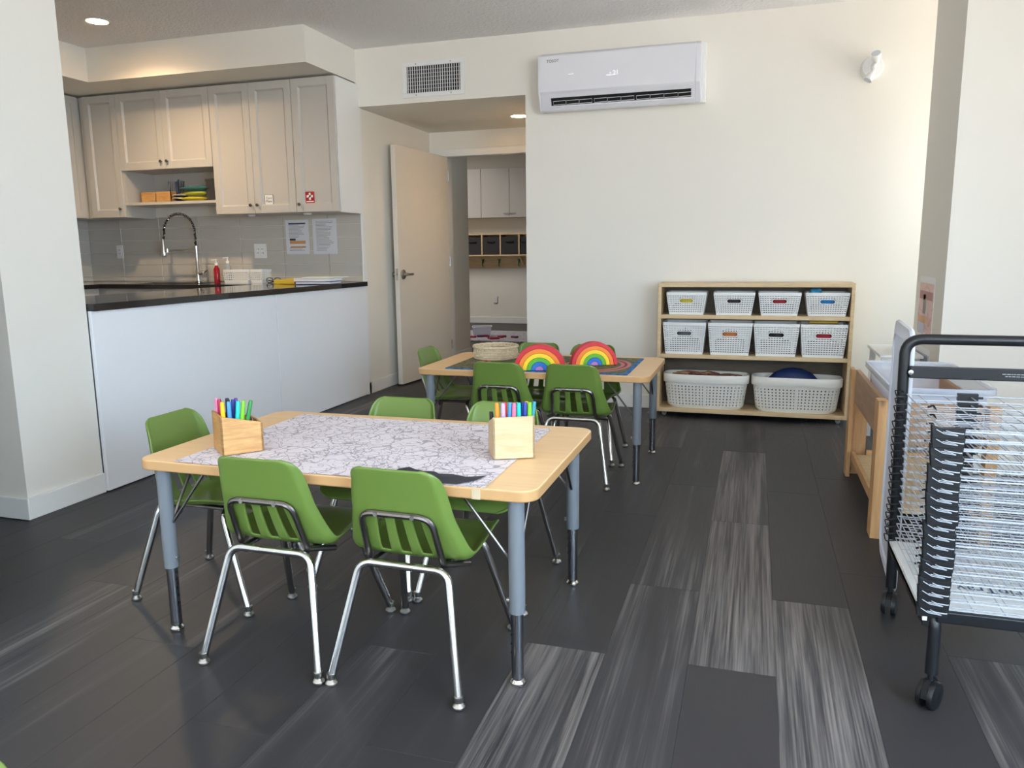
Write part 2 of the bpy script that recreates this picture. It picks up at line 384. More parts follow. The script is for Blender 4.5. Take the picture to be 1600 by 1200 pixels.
# far room
wbox('wall_far_room', -7.1, 1.2, 12.0, 12.12, 0, 2.9)
wbox('wall_far_room_left', -7.1, -7.0, 8.06, 12.0, 0, 2.9)
wbox('wall_far_room_near', -7.1, XK-.12, 7.94, 8.06, 0, 2.9)
wbox('wall_far_room_right', 1.1, 1.2, 7.19, 12, 0, 2.9)
wbox('wall_far_room_front', XH+.12, 1.2, 7.05, 7.19, 0, 2.9)
struct(MB().box(-7.1, 1.2, 7.19, 12.12, 2.72, 2.8).build('ceiling_far_room', M['wall'], smooth=False))
# column by the windows (its left face shows the posters)
column = struct(MB().box(.905, 1.75, 4.35, 5.06, 0, HC).build('wall_column', M['wall'], smooth=False))
# soffit over the kitchen
so = MB().box(-5.73, -2.997, 4.925, YB, 2.44, HC).box(-5.73, -4.87, 2.9, 4.925, 2.44, HC)
struct(so.build('ceiling_soffit', M['wall'], smooth=False))
w = MB()
for x in (ADDED_WIN[0], -.97, .27, ADDED_WIN[1]-.05): w.box(x, x+.05, -2.70, -2.63, WZ0, WZ1)
w.box(ADDED_WIN[0], ADDED_WIN[1], -2.70, -2.63, WZ0, WZ0+.05).box(ADDED_WIN[0], ADDED_WIN[1], -2.70, -2.63, WZ1-.05, WZ1)
f = struct(w.build('window_4', M['white_paint'], smooth=False))  # frame of the added, unseen rear window
MB().box(ADDED_WIN[0]+.04, ADDED_WIN[1]-.04, -2.668, -2.662, WZ0+.04, WZ1-.04).build('pane', M['glass'], f, smooth=False)
# baseboards
def base(name, *bs):
    m = MB()
    for b in bs: m.box(*b)
    return struct(m.build(name, M['white_paint'], bevel=.003, smooth=False))
base('baseboard_left', (-5.73, -2.998, 2.472, 2.484, 0, .097), (-3.01, -2.998, 2.484, 2.90, 0, .097))
base('baseboard_back', (XH, XR, YB-.012, YB, 0, .097))
base('baseboard_hall', (XK, XK+.012, YB+.0, 7.05, 0, .097), (XK, XK+.012, 7.19, 8.06, 0, .097))
base('baseboard_far_room', (-7.0, 1.1, 11.988, 12.0, 0, .1))
base('baseboard_column', (.893, .905, 4.338, 5.06, 0, .097), (.893, 1.75, 4.338, 4.35, 0, .097))
struct(MB().box(-3.0, -2.988, YB-.02, YB+.035, 0, HC-.24).build('trim_2', M['white_paint'], bevel=.002, smooth=False))

# floor: base slab + individual planks where they can be seen
floor = struct(MB().box(-7.1, XR+.15, -2.74, 12.12, -.05, -.0035).build('floor', M['floor'], smooth=False))
def visible(x, y):
    d = Vector((x, y, 0))-CAM; z = d.dot(CF)
    if z < .3: return False
    px = 800+FPX*d.dot(CR)/z; py = 600-FPX*d.dot(CU)/z
    return -60 < px < 1660 and py < 1290
PW, PL = .2325, 1.22
known = {0: 2.051, 1: 2.54, -1: 2.54, -2: 2.045, 2: 1.61, -3: 1.47, 3: 2.30}      # joint positions per column (column 0 starts at x=-.136)
def plank(x0, x1, y0, y1, light):
    g = .00015; c = .0006; x0 += g; x1 -= g; y0 += g; y1 -= g
    cx, cy = (x0+x1)/2, (y0+y1)/2
    m = MB(); z1 = -c
    vs = [(x0, y0, z1), (x1, y0, z1), (x1, y1, z1), (x0, y1, z1), (x0+c, y0+c, 0), (x1-c, y0+c, 0), (x1-c, y1-c, 0), (x0+c, y1-c, 0), (x0, y0, -.0035), (x1, y0, -.0035), (x1, y1, -.0035), (x0, y1, -.0035)]
    m.add([(a-cx, b-cy, z) for a, b, z in vs], [(4, 5, 6, 7), (0, 1, 5, 4), (1, 2, 6, 5), (2, 3, 7, 6), (3, 0, 4, 7), (8, 9, 1, 0), (9, 10, 2, 1), (10, 11, 3, 2), (11, 8, 0, 3)])
    o = m.build('plank', M['floor'], floor, smooth=False); o.location = (cx, cy, 0); o.color = (light, light, light, 1)
tones = {(0, 0): .95, (0, 1): .85, (0, -1): .1, (0, 2): .3, (1, -1): .9, (1, 0): .08, (1, 1): .12, (-1, 0): .55, (-1, -1): .5, (-1, 1): .3, (-2, 0): .15, (-2, -1): .8, (-2, 1): .2, (2, 0): .1, (2, -1): .5, (-3, 0): .3, (-3, -1): .12, (-4, 0): .25, (3, 0): .3, (3, -1): .55}
tr = random.Random(12)
floor.color = (.1, .1, .1, 1)
for col in range(-15, 11):
    xa = -.136+PW*col; xb = xa+PW
    j = known.get(col, 1.3+((col*0.377) % 1)*1.22)
    for k in range(-3, 6):
        ya = j+PL*k; yb = ya+PL; light = tones.get((col, k), tr.choice([.15, .25, .35, .42, .5, .6]))
        for (bx0, bx1, by0, by1) in ((-3.0, XR, -.5, YB), (XK, XH, YB, 8.06)):
            x0, x1, y0, y1 = max(xa, bx0), min(xb, bx1), max(ya, by0), min(yb, by1)
            if x1-x0 < .02 or y1-y0 < .02: continue
            if any(visible(x, y) for x in (x0, x1, (x0+x1)/2) for y in (y0, (y0+y1)/2, y1)): plank(x0, x1, y0, y1, light)

# ceiling lamps, plus an added far room fill
def downlight(x, y, z, label, power, ang=2.4):
    t = thing('recessed_downlight', label, 'ceiling light', (x, y, z))
    MB().lathe([(.066, 0), (.082, -.001), (.085, -.006), (.066, -.004)], 28, cap=False).build('trim_ring', M['white_paint'], t)
    MB().lathe([(.0, -.003), (.066, -.003)], 28).build('diffuser', M['lamp'], t)
    spot('downlight_glow', (x, y, z-.012), power, ang, (1, .74, .45), .9, .05)
    return t
downlight(-4.239, 4.413, HC, 'glowing round recessed lamp in the grey ceiling above the kitchen', KITP, 2.75)
downlight(-1.932, 6.455, HH, 'small glowing recessed lamp in the lowered hallway ceiling above the open door', HALLP, 2.6)
fl = bpy.data.lights.new('far_room_fill', 'AREA'); fl.size = 1.2; fl.energy = FARP; fl.color = (1, .95, .9)  # added fill without a fixture, brightens the far room
flo = bpy.data.objects.new('far_room_fill', fl); flo.location = (-5.0, 10.1, 2.68); C.objects.link(flo)

# ------------------------------------------------------------------ kitchen
# backsplash tiles (pieces of the kitchen wall)
cols_x = [-2.99, -3.30, -3.715, -4.128, -4.54, -4.95, -5.365, -5.73]
zs = [.921]+[.96+.1045*k for k in range(0, 5)]+[1.47]
for a, b in zip(cols_x[1:], cols_x[:-1]):
    for z0, z1 in zip(zs[:-1], zs[1:]):
        MB().box(a+.0018, b-.0018, YB-.009, YB, z0+.0018, z1-.0018).build('tile', M['tile'], wall_kitchen, bevel=.0012, smooth=False, seg=1)
wks = bpy.data.objects['wall_kitchen_side']
for y0, y1 in ((YB-.42, YB-.01), (YB-.83, YB-.42), (YB-1.24, YB-.83)):
    for z0, z1 in zip(zs[:-1], zs[1:]):
        MB().box(-5.73, -5.721, y0+.0018, y1-.0018, z0+.0018, z1-.0018).build('tile', M['tile'], wks, bevel=.0012, smooth=False, seg=1)
# upper cabinets
CF_Y = 5.30
def door_mesh(x0, x1, z0, z1, y, rail=.058):
    m = MB(); g = .0015; x0 += g; x1 -= g; z0 += g; z1 -= g; yb = y+.02; yi = y+.013
    m.box(x0, x0+rail, y, yb, z0, z1).box(x1-rail, x1, y, yb, z0, z1).box(x0+rail, x1-rail, y, yb, z0, z0+rail).box(x0+rail, x1-rail, y, yb, z1-rail, z1)
    m.box(x0+rail, x1-rail, yi, yb, z0+rail, z1-rail)
    a0, a1, c0, c1, w = x0+rail, x1-rail, z0+rail, z1-rail, .011; e = .0004
    m.add([(a0, y+e, c0), (a1, y+e, c0), (a1, y+e, c1), (a0, y+e, c1), (a0+w, yi-e, c0+w), (a1-w, yi-e, c0+w), (a1-w, yi-e, c1-w), (a0+w, yi-e, c1-w)], [(0, 1, 5, 4), (1, 2, 6, 5), (2, 3, 7, 6), (3, 0, 4, 7)])
    return m
def knob(x, z, y, par):
    MB().lathe([(.0, -.024), (.010, -.024), (.013, -.019), (.011, -.014), (.005, -.011), (.005, 0)], 14, (x, y, z), 'y').build('knob', M['dark_steel'], par, world=True)
def upper(x0, x1, z0, z1, doors, label, niche=False):
    t = thing('wall_cabinet', label, 'cabinet', ((x0+x1)/2, (CF_Y+YB)/2, z0), 0, 'kitchen wall cabinets')
    MB().box(x0, x1, CF_Y, YB-.01, z0, z1).build('body', M['cabinet'], t, world=True, smooth=False)
    out = []
    for (a, b, kx, kz) in doors:
        d = door_mesh(a, b, z0, z1, CF_Y-.02).build('door', M['cabinet'], t, world=True, smooth=False, bevel=.0015, seg=1)
        knob(kx, kz, CF_Y-.02, d); out.append(d)
    return t, out
ZT = 2.425
upper(-5.36, -4.975, 1.457, ZT, [(-5.31, -4.975, -5.005, 1.525)], 'tall white single-door wall cabinet in the left kitchen corner')
ub, _ = upper(-4.975, -4.085, 1.825, ZT, [(-4.975, -4.535, -4.565, 1.885), (-4.535, -4.085, -4.505, 1.885)], 'short white two-door wall cabinet above the open shelf niche')
MB().box(-4.975, -4.957, CF_Y, YB-.01, 1.55, 1.825).box(-4.957, -4.085, CF_Y-.015, YB-.01, 1.55, 1.572).box(-4.957, -4.085, YB-.02, YB-.01, 1.572, 1.825).build('open_shelf', M['cabinet'], ub, world=True, smooth=False, bevel=.001, seg=1)
uc, dc = upper(-4.083, -3.356, 1.457, ZT, [(-4.083, -3.722, -3.752, 1.52), (-3.722, -3.356, -3.692, 1.52)], 'tall white two-door wall cabinet with a small printed sign')
ud, dd = upper(-3.354, -2.99, 1.457, ZT, [(-3.354, -2.99, -3.322, 1.515)], 'tall white wall cabinet with a red first aid sign at its right door')
MB().box(-2.99, -2.984, CF_Y, YB, 1.452, ZT).build('side_panel', M['white_paint'], ud, world=True, smooth=False)
# left-hand cabinet on the side wall
ul = thing('wall_cabinet', 'white wall cabinet on the side wall partly hidden by the white wall end', 'cabinet', (-5.55, 4.9, 1.457), 0, 'kitchen wall cabinets')
MB().box(-5.72, -5.38, 4.2, YB-.01, 1.457, ZT).build('body', M['cabinet'], ul, world=True, smooth=False)
for a, b in ((4.22, 4.74), (4.74, 5.28)):
    m = MB(); r = .058; x1 = -5.36; x0 = -5.38
    m.box(x0, x1, a+.002, a+r, 1.459, ZT).box(x0, x1, b-r, b-.002, 1.459, ZT).box(x0, x1, a+r, b-r, 1.459, 1.457+r).box(x0, x1, a+r, b-r, ZT-r, ZT).box(x0, x1-.01, a+r, b-r, 1.457+r, ZT-r)
    m.build('door', M['cabinet'], ul, world=True, smooth=False)
# under cabinet puck lights (off)
for x, w in ((-3.86, 'left'), (-3.35, 'right')):
    p = MB().lathe([(0, -.012), (.028, -.012), (.032, -.006), (.032, 0)], 18).build('puck_light', M['white_paint']); p.location = (x, 5.42, 1.457)
    tag(p, 'small white puck lamp under the tall cabinets, the %s one' % w, 'lamp', 'under cabinet puck lamps')
# signs on doors
s1 = tag(MB().box(-3.638, -3.562, CF_Y-.0125, CF_Y-.011, 1.52, 1.597).build('door_sign', M['paper'], smooth=False), 'small white sign reading Care Plans stuck on a cabinet door', 'sign')
fr = MB()
for b in ((-3.638, -3.562, 1.52, 1.5225), (-3.638, -3.562, 1.5945, 1.597), (-3.638, -3.6355, 1.52, 1.597), (-3.5645, -3.562, 1.52, 1.597)): fr.box(b[0], b[1], CF_Y-.0132, CF_Y-.0125, b[2], b[3])
fr.build('border', M['ink'], s1, smooth=False)
text('lettering', 'Care\nPlans', .026, M['ink'], s1, Matrix.Translation((-3.6, CF_Y-.0130, 1.5585)) @ FRONT, .0003)
s2 = tag(MB().box(-3.278, -3.202, CF_Y-.0125, CF_Y-.011, 1.523, 1.607).build('door_sign', M['red'], smooth=False), 'small red first aid sign with a white cross stuck on the right cabinet door', 'sign')
MB().box(-3.248, -3.232, CF_Y-.0135, CF_Y-.0125, 1.546, 1.600).box(-3.267, -3.213, CF_Y-.0135, CF_Y-.0125, 1.565, 1.581).build('white_cross', M['paper'], s2, smooth=False)
MB().box(-3.272, -3.208, CF_Y-.0135, CF_Y-.0125, 1.531, 1.538).build('caption_line', M['paper'], s2, smooth=False)
# base cabinets and counters
ZC0, ZC1 = .885, .92
pen = thing('peninsula', 'white panelled kitchen peninsula facing the classroom tables', 'counter base', (-3.3, 4.25, 0))
MB().box(-3.60, -3.005, 2.905, 5.06, 0, ZC0).build('body', colour('gap_shade_grey', 104, 106, 110), pen, world=True, smooth=False)  # body greyed so the panel gap reads as shaded
MB().box(-3.005, -2.985, 2.902, 4.3865, .006, ZC0).build('panel', M['panel'], pen, world=True, smooth=False, bevel=.0015, seg=1)
MB().box(-3.005, -2.985, 4.3945, 5.634, .006, ZC0).build('panel', M['panel'], pen, world=True, smooth=False, bevel=.0015, seg=1)
bb = thing('base_cabinet', 'white base cabinets under the back counter with the sink', 'cabinet', (-4.4, 5.35, 0))
MB().box(-5.72, -3.01, 5.09, YB-.01, .1, ZC0).build('body', M['cabinet'], bb, world=True, smooth=False)
MB().box(-5.72, -3.61, 5.14, YB-.01, 0, .1).build('toe_kick', M['cabinet'], bb, world=True, smooth=False)
for a in (-5.05, -4.57, -4.09): door_mesh(a, a+.475, .11, .87, 5.07).build('door', M['cabinet'], bb, world=True, smooth=False)
ct = thing('countertop', 'dark polished stone worktop wrapping around the kitchen', 'worktop', (-4, 4.6, ZC0))
sx0, sx1, sy0, sy1 = -4.85, -4.15, 5.13, 5.40
m = MB().box(-3.62, -2.968, 2.905, 5.05, ZC0, ZC1)
m.box(-5.725, sx0, 5.05, YB-.001, ZC0, ZC1).box(sx1, -2.968, 5.05, YB-.001, ZC0, ZC1).box(sx0, sx1, 5.05, sy0, ZC0, ZC1).box(sx0, sx1, sy1, YB-.001, ZC0, ZC1).box(-5.725, -5.08, 2.905, 5.05, ZC0, ZC1)
m.build('slab', M['stone'], ct, world=True, smooth=False)
sk = MB().box(sx0-.01, sx1+.01, sy0-.01, sy1+.01, .70, .705)
sk.box(sx0-.01, sx0, sy0-.01, sy1+.01, .705, ZC0).box(sx1, sx1+.01, sy0-.01, sy1+.01, .705, ZC0).box(sx0, sx1, sy0-.01, sy0, .705, ZC0).box(sx0, sx1, sy1, sy1+.01, .705, ZC0)
sk.build('sink_bowl', M['black'], ct, world=True, smooth=False)
lb = thing('base_cabinet', 'white base cabinets along the kitchen side wall behind the wall end', 'cabinet', (-5.4, 4, 0))
MB().box(-5.72, -5.1, 2.91, 5.06, .1, ZC0).build('body', M['cabinet'], lb, world=True, smooth=False)
MB().box(-5.72, -5.16, 2.91, 5.06, 0, .1).build('toe_kick', M['cabinet'], lb, world=True, smooth=False)
# faucet
fa = thing('kitchen_faucet', 'tall chrome pull-down faucet with a spring neck behind the sink', 'faucet', (-4.455, 5.47, ZC1))
MB().lathe([(.028, 0), (.028, .008), (.019, .012), (.017, .10), (.0135, .11), (.0125, .30)], 20).build('stem', M['chrome'], fa)
arc = [(0, 0, .30)]+[(-.155+.155*math.cos(a), 0, .42+.145*math.sin(a)) for a in [PI*k/18 for k in range(0, 17)]]+[(-.318, 0, .36)]
MB().tube(arc, .0075, 10).build('hose', M['black'], fa)
coil = []; total = len(arc)-1
for i in range(total*12+1):
    u = i/12; k = min(int(u), total-1); p = Vector(arc[k]).lerp(Vector(arc[k+1]), u-k); t = (Vector(arc[k+1])-Vector(arc[k])).normalized()
    nx = Vector((0, 1, 0)); ny = t.cross(nx); th = 2*PI*i/7.0; coil.append(p+(nx*math.cos(th)+ny*math.sin(th))*.0105)
MB().tube(coil, .0036, 6).build('spring', M['chrome'], fa)
MB().lathe([(.012, .36), (.015, .33), (.019, .27), (.024, .225), (.022, .215), (.0, .215)], 18, (-.33, 0, 0)).build('spray_head', M['chrome'], fa)
MB().cyl((0, 0, .265), (-.29, 0, .265), .006, 10).lathe([(.013, -.014), (.013, .014)], 14, (-.292, 0, .265)).build('holder_arm', M['chrome'], fa)
MB().cyl((.01, 0, .075), (.06, 0, .082), .016, 14).cyl((.055, 0, .082), (.095, 0, .10), .007, 10, .005).build('lever', M['chrome'], fa)
# bottles
def pump_bottle(loc, col, label, h=.13):
    b = thing('pump_bottle', label, 'bottle', loc)
    MB().lathe([(0, 0), (.022, 0), (.024, .006), (.024, h-.02), (.013, h), (.011, h+.012), (0, h+.012)], 18).build('bottle_body', col, b)
    MB().lathe([(.013, h+.010), (.013, h+.028), (.005, h+.030), (.005, h+.052), (.010, h+.054), (.010, h+.060), (0, h+.060)], 14).cyl((0, 0, h+.056), (-.035, -.012, h+.052), .004, 8).build('pump', M['paper'], b)
pump_bottle((-4.19, 5.37, ZC1), M['soap'], 'red liquid soap pump bottle on the counter beside the faucet')
pump_bottle((-4.125, 5.43, ZC1), plain('clear_gel', lin(196, 204, 204), .1, alpha=.45), 'clear hand gel pump bottle beside the red soap bottle', .145)

# generic perforated basket wall
def perforated(m, P, nu, nv, hu, hv, skip=None, rows=None):
    for i in range(nu):
        for j in range(nv):
            if skip and skip(i, j): continue
            u0, u1, v0, v1 = i/nu, (i+1)/nu, j/nv, (j+1)/nv
            if rows and not rows(i, j):
                m.add([P(u0, v0), P(u1, v0), P(u1, v1), P(u0, v1)], [(0, 1, 2, 3)]); continue
            a, b = (1-hu)/2/nu, (1-hv)/2/nv
            q = [P(u0, v0), P(u1, v0), P(u1, v1), P(u0, v1), P(u0+a, v0+b), P(u1-a, v0+b), P(u1-a, v1-b), P(u0+a, v1-b)]
            m.add(q, [(0, 1, 5, 4), (1, 2, 6, 5), (2, 3, 7, 6), (3, 0, 4, 7)])
def weave_basket(name, label, loc, w0, w1, d0, d1, h, nx, ny, nz, group, mat='basket', handle=True, cat='basket', hu=.64, hv=.36):
    """w0/d0 bottom size, w1/d1 top size"""
    t = thing(name, label, cat, loc, 0, group)
    body = MB(); hh = h-.018
    def side(ax, sg):
        def P(u, v):
            w = w0+(w1-w0)*v; d = d0+(d1-d0)*v
            if ax == 'y': return Vector(((u-.5)*w, sg*d/2, v*hh))
            return Vector((sg*w/2, (u-.5)*d, v*hh))
        return P
    hc = nx//2; hw = max(2, round(nx*.19)); hr = (round(nz*.64), round(nz*.64)+1)
    sk = (lambda i, j: handle and (hc-hw <= i < hc+hw) and hr[0] <= j <= hr[1])
    solid_row = lambda i, j: 0 < j
    perforated(body, side('y', -1), nx, nz, hu, hv, sk, solid_row); perforated(body, side('y', 1), nx, nz, hu, hv, None, solid_row)
    perforated(body, side('x', -1), ny, nz, hu, hv, None, solid_row); perforated(body, side('x', 1), ny, nz, hu, hv, None, solid_row)
    body.add([(-w0/2, -d0/2, 0), (w0/2, -d0/2, 0), (w0/2, d0/2, 0), (-w0/2, d0/2, 0)], [(0, 1, 2, 3)])
    body.build('basket_body', M[mat], t, solid=.003, merge=True, smooth=False)
    ring = rrect(-w1/2-.003, w1/2+.003, -d1/2-.003, d1/2+.003, .012, 4); inner = rrect(-w1/2+.004, w1/2-.004, -d1/2+.004, d1/2-.004, .010, 4)
    r = MB(); n = len(ring)
    r.add([(x, y, hh-.001) for x, y in ring]+[(x, y, h) for x, y in ring]+[(x, y, h) for x, y in inner]+[(x, y, hh-.001) for x, y in inner],
          [(k, (k+1) % n, n+(k+1) % n, n+k) for k in range(n)]+[(n+k, n+(k+1) % n, 2*n+(k+1) % n, 2*n+k) for k in range(n)]+[(2*n+k, 2*n+(k+1) % n, 3*n+(k+1) % n, 3*n+k) for k in range(n)]+[(3*n+k, 3*n+(k+1) % n, (k+1) % n, k) for k in range(n)])
    r.build('rim', M[mat], t)
    if handle:
        zc = (hr[0]+hr[1]+1)/2/nz*hh; hz = (hr[1]-hr[0]+1)/2/nz*hh+.001; wx = hw/nx*(w0+(w1-w0)*zc/h); yy = -(d0+(d1-d0)*zc/h)/2
        st = [(x, z) for x, z in rrect(-wx, wx, zc-hz, zc+hz, hz*.98, 5)]
        slope = (d1-d0)/2/h
        MB().tube([(x, yy-.001-slope*(z-zc), z) for x, z in st], .0028, 6, closed=True).build('handle_rim', M[mat], t)
    return t

weave_basket('utility_basket', 'small white perforated basket on the kitchen counter beside the soap bottles', (-4.0, 5.42, ZC1), .22, .235, .12, .13, .105, 11, 6, 5, None, handle=False, hu=.72, hv=.62)
weave_basket('utility_basket', 'second small white perforated basket nearest the double outlet on the counter', (-3.815, 5.43, ZC1), .10, .115, .12, .13, .105, 6, 6, 5, None, handle=False, hu=.66, hv=.6)
gl = thing('eyeglasses', 'dark folded glasses lying on the counter between basket and yellow folder', 'glasses', (-3.60, 5.32, ZC1))
MB().tube([(-.06+.03*math.cos(a), 0, .022+.02*math.sin(a)) for a in [2*PI*k/14 for k in range(14)]], .003, 6, closed=True).tube([(.012+.03*math.cos(a), 0, .022+.02*math.sin(a)) for a in [2*PI*k/14 for k in range(14)]], .003, 6, closed=True).build('rims', M['black'], gl)
MB().cyl((-.09, 0, .025), (-.05, .07, .004), .003, 6).cyl((.042, 0, .025), (.0, .07, .004), .003, 6).build('temple', M['black'], gl)
# folder and binders on the peninsula end
fo = thing('folder', 'yellow folder lying open at the counter end under the binders', 'folder', (-3.32, 5.22, ZC1), -.15)
m = MB(); m.add([(-.16, -.11, .003), (.16, -.11, .003), (.16, .11, .003), (-.16, .11, .003), (-.16, .11, .040), (.16, .11, .030), (.16, -.11, .006), (-.16, -.11, .032)], [(0, 1, 2, 3), (7, 6, 5, 4), (0, 3, 4, 7), (0, 1, 6, 7)])
m.build('cover', colour('yellow_card', 222, 190, 60), fo, solid=.002, smooth=False)
MB().box(-.14, .14, -.09, .10, .004, .010).build('sheet', M['paper'], fo, smooth=False)
def binder(loc, rz, tilt, label, col, th=.03):
    b = thing('binder', label, 'binder', loc, rz); b.rotation_euler = (0, tilt, rz)
    MB().box(-.15, .13, -.11, .11, 0, .003).box(-.15, .13, -.11, .11, th-.003, th).box(-.153, -.150, -.11, .11, 0, th).build('cover', col, b, smooth=False)
    MB().box(-.145, .12, -.105, .105, .0035, th-.0035).build('sheets', M['paper'], b, smooth=False)
binder((-3.10, 5.14, ZC1+.002), .12, 0, 'white and navy binder at the bottom of the stack on the counter end', COL.setdefault('binder_navy', plain('binder_navy', lin(66, 62, 110), .4)), .02)
binder((-3.115, 5.16, ZC1+.024), -.08, 0, 'thick white binder lying second in the stack on the counter end', M['paper'], .022)
tag(MB().prism(rrect(-.14, .14, -.105, .105, .003, 2), 0, .004).build('loose_papers', M['paper'], smooth=False), 'loose white papers on top of the binder stack', 'papers').location = (-3.09, 5.2, ZC1+.048)
# outlets
def plate(name, loc, w, h, label, n, axis='y'):
    t = thing(name, label, 'outlet', loc)
    MB().prism(rrect(-w/2, w/2, -h/2, h/2, .005, 3), -.006, 0, 'y').build('cover_plate', M['white_paint'], t, bevel=.001)
    for k in range(n):
        cx = (k-(n-1)/2)*.046
        m = MB().box(cx-.017, cx+.017, -.009, -.006, -.035, .035); f = m.build('receptacle', M['paper'], t, smooth=False)
        MB().box(cx-.008, cx-.005, -.0095, -.009, .010, .022).box(cx+.005, cx+.008, -.0095, -.009, .010, .022).box(cx-.008, cx-.005, -.0095, -.009, -.022, -.010).box(cx+.005, cx+.008, -.0095, -.009, -.022, -.010).build('slot', M['ink'], f, smooth=False)
plate('wall_outlet', (-5.39, YB-.0095, 1.18), .07, .115, 'white single outlet on the tiles left of the faucet', 1)
plate('wall_outlet', (-3.94, YB-.0095, 1.172), .118, .118, 'white double outlet on the tiles above the counter basket', 2)
plate('wall_outlet', (-4.02, 11.988, .39), .07, .115, 'white outlet low on the far room wall under the coat rail', 1)
# laminated sheets on tiles
def notice(x0, x1, z0, z1, label, kind):
    t = tag(MB().box(x0, x1, YB-.0115, YB-.010, z0, z1).build('notice', plain('laminate_'+kind, lin(214, 216, 222), .15), smooth=False), label, 'notice')
    w = x1-x0; h = z1-z0; m = MB(); random.seed(len(kind))
    for k in range(22):
        zz = z1-.02-k*(h-.04)/22
        if kind == 'a' and (k < 2 or 12 <= k <= 18): continue
        L = w*(.5+.32*random.random()); m.box(x0+.03, x0+.03+L-.02, YB-.0122, YB-.0115, zz-.0022, zz)
    m.build('printed_lines', M['ink'], t, smooth=False)
    if kind == 'a':
        MB().box(x0+.03, x1-.03, YB-.0122, YB-.0115, z1-.036, z1-.024).build('header_bar', M['navy'], t, smooth=False)
        MB().box(x0+.035, x0+.09, YB-.0124, YB-.0115, z0+.108, z0+.125).build('black_box', M['ink'], t, smooth=False)
        MB().box(x0+.035, x1-.035, YB-.0122, YB-.0115, z0+.082, z0+.106).box(x0+.04, x1-.035, YB-.0122, YB-.0115, z0+.05, z0+.062).build('orange_bar', M['orange'], t, smooth=False)
notice(-3.69, -3.473, 1.144, 1.418, 'laminated notice with navy header and orange bars taped on the tiles', 'a')
notice(-3.438, -3.218, 1.142, 1.423, 'laminated sheet of plain text lines taped on the tiles at the right', 'bb')
# niche things
def crate(loc, w, d, h, label):
    t = thing('wooden_box', label, 'box', loc)
    MB().box(-w/2, w/2, -d/2, -d/2+.006, 0, h).box(-w/2, w/2, d/2-.006, d/2, 0, h).box(-w/2, -w/2+.006, -d/2, d/2, 0, h).box(w/2-.006, w/2, -d/2, d/2, 0, h).box(-w/2, w/2, -d/2, d/2, 0, .005).box(-.003, .003, -d/2, d/2, 0, h).build('box_body', M['bamboo'], t, smooth=False)
    return t
ZN = 1.572
crate((-4.70, 5.40, ZN), .30, .13, .085, 'bamboo two-section box with pens in the open kitchen niche')
random.seed(3)
for k in range(9):
    x = -4.66+.16*random.random(); col = random.choice([M['black'], M['black'], M['navy'], M['black'], colour('steel_pen', 90, 96, 110)])
    p = thing('pen', 'dark pen standing in the bamboo box of the kitchen niche', 'pen', (x, 5.38+.05*random.random(), ZN+.006), 0, 'pens in the kitchen niche box')
    tl = random.uniform(-.03, .03); MB().cyl((0, 0, 0), (tl, 0, .15+.03*random.random()), .007, 8).build('barrel', col, p)
for k in range(2):
    b = thing('bowl', ['black and white bowl on the niche shelf, lower of two stacked', 'black and white bowl on the niche shelf, upper of two stacked'][k], 'bowl', (-4.47, 5.36, ZN+.024*k), 0, 'stacked bowls in the niche')
    MB().lathe([(.03, 0), (.035, .004), (.060, .020), (.066, .028), (.064, .028), (.055, .019), (.0, .006)], 20).build('bowl_body', M['black'], b)
    MB().lathe([(.0665, .024), (.0675, .029), (.0635, .029)], 20, cap=False).build('rim', M['paper'], b)
def pouch(loc, rz, col, label):
    t = thing('snack_pouch', label, 'pouch', loc, rz)
    m = MB(); nx, ny = 10, 6; vs = []
    for sgn in (0, 1):
        for j in range(ny+1):
            for i in range(nx+1):
                u, v = i/nx*2-1, j/ny*2-1; th = .019*(1-u**4)*(1-v**2); vs.append((u*.125, v*.07, .020+(th if sgn else -th)))
    st = (nx+1)*(ny+1); fs = []
    for s in (0, 1):
        for j in range(ny):
            for i in range(nx):
                a = s*st+j*(nx+1)+i; fs.append((a, a+1, a+nx+2, a+nx+1))
    m.add(vs, fs).build('pouch_body', col, t, merge=True)
    MB().prism(rrect(-.06, .06, -.035, .035, .01, 3), .0385, .0395).build('label_patch', M['paper'], t)
pouch((-4.33, 5.37, ZN), .1, colour('pouch_yellow', 220, 200, 60), 'yellow snack pouch at the bottom of the niche pile')
pouch((-4.34, 5.38, ZN+.041), -.1, colour('pouch_lime', 190, 196, 80), 'yellow green snack pouch in the middle of the niche pile')
pouch((-4.325, 5.38, ZN+.082), .2, colour('pouch_teal', 60, 120, 130), 'teal snack pouch on top of the niche pile')
t = thing('black_box', 'black upright box in the right end of the open niche', 'box', (-4.155, 5.42, ZN)); MB().box(-.065, .065, -.07, .07, 0, .165).build('box_body', M['dark_cloth_and_fill'], t, bevel=.003); MB().box(-.067, .067, -.072, .072, .155, .170).build('lid', M['dark_cloth_and_fill'], t, bevel=.002)

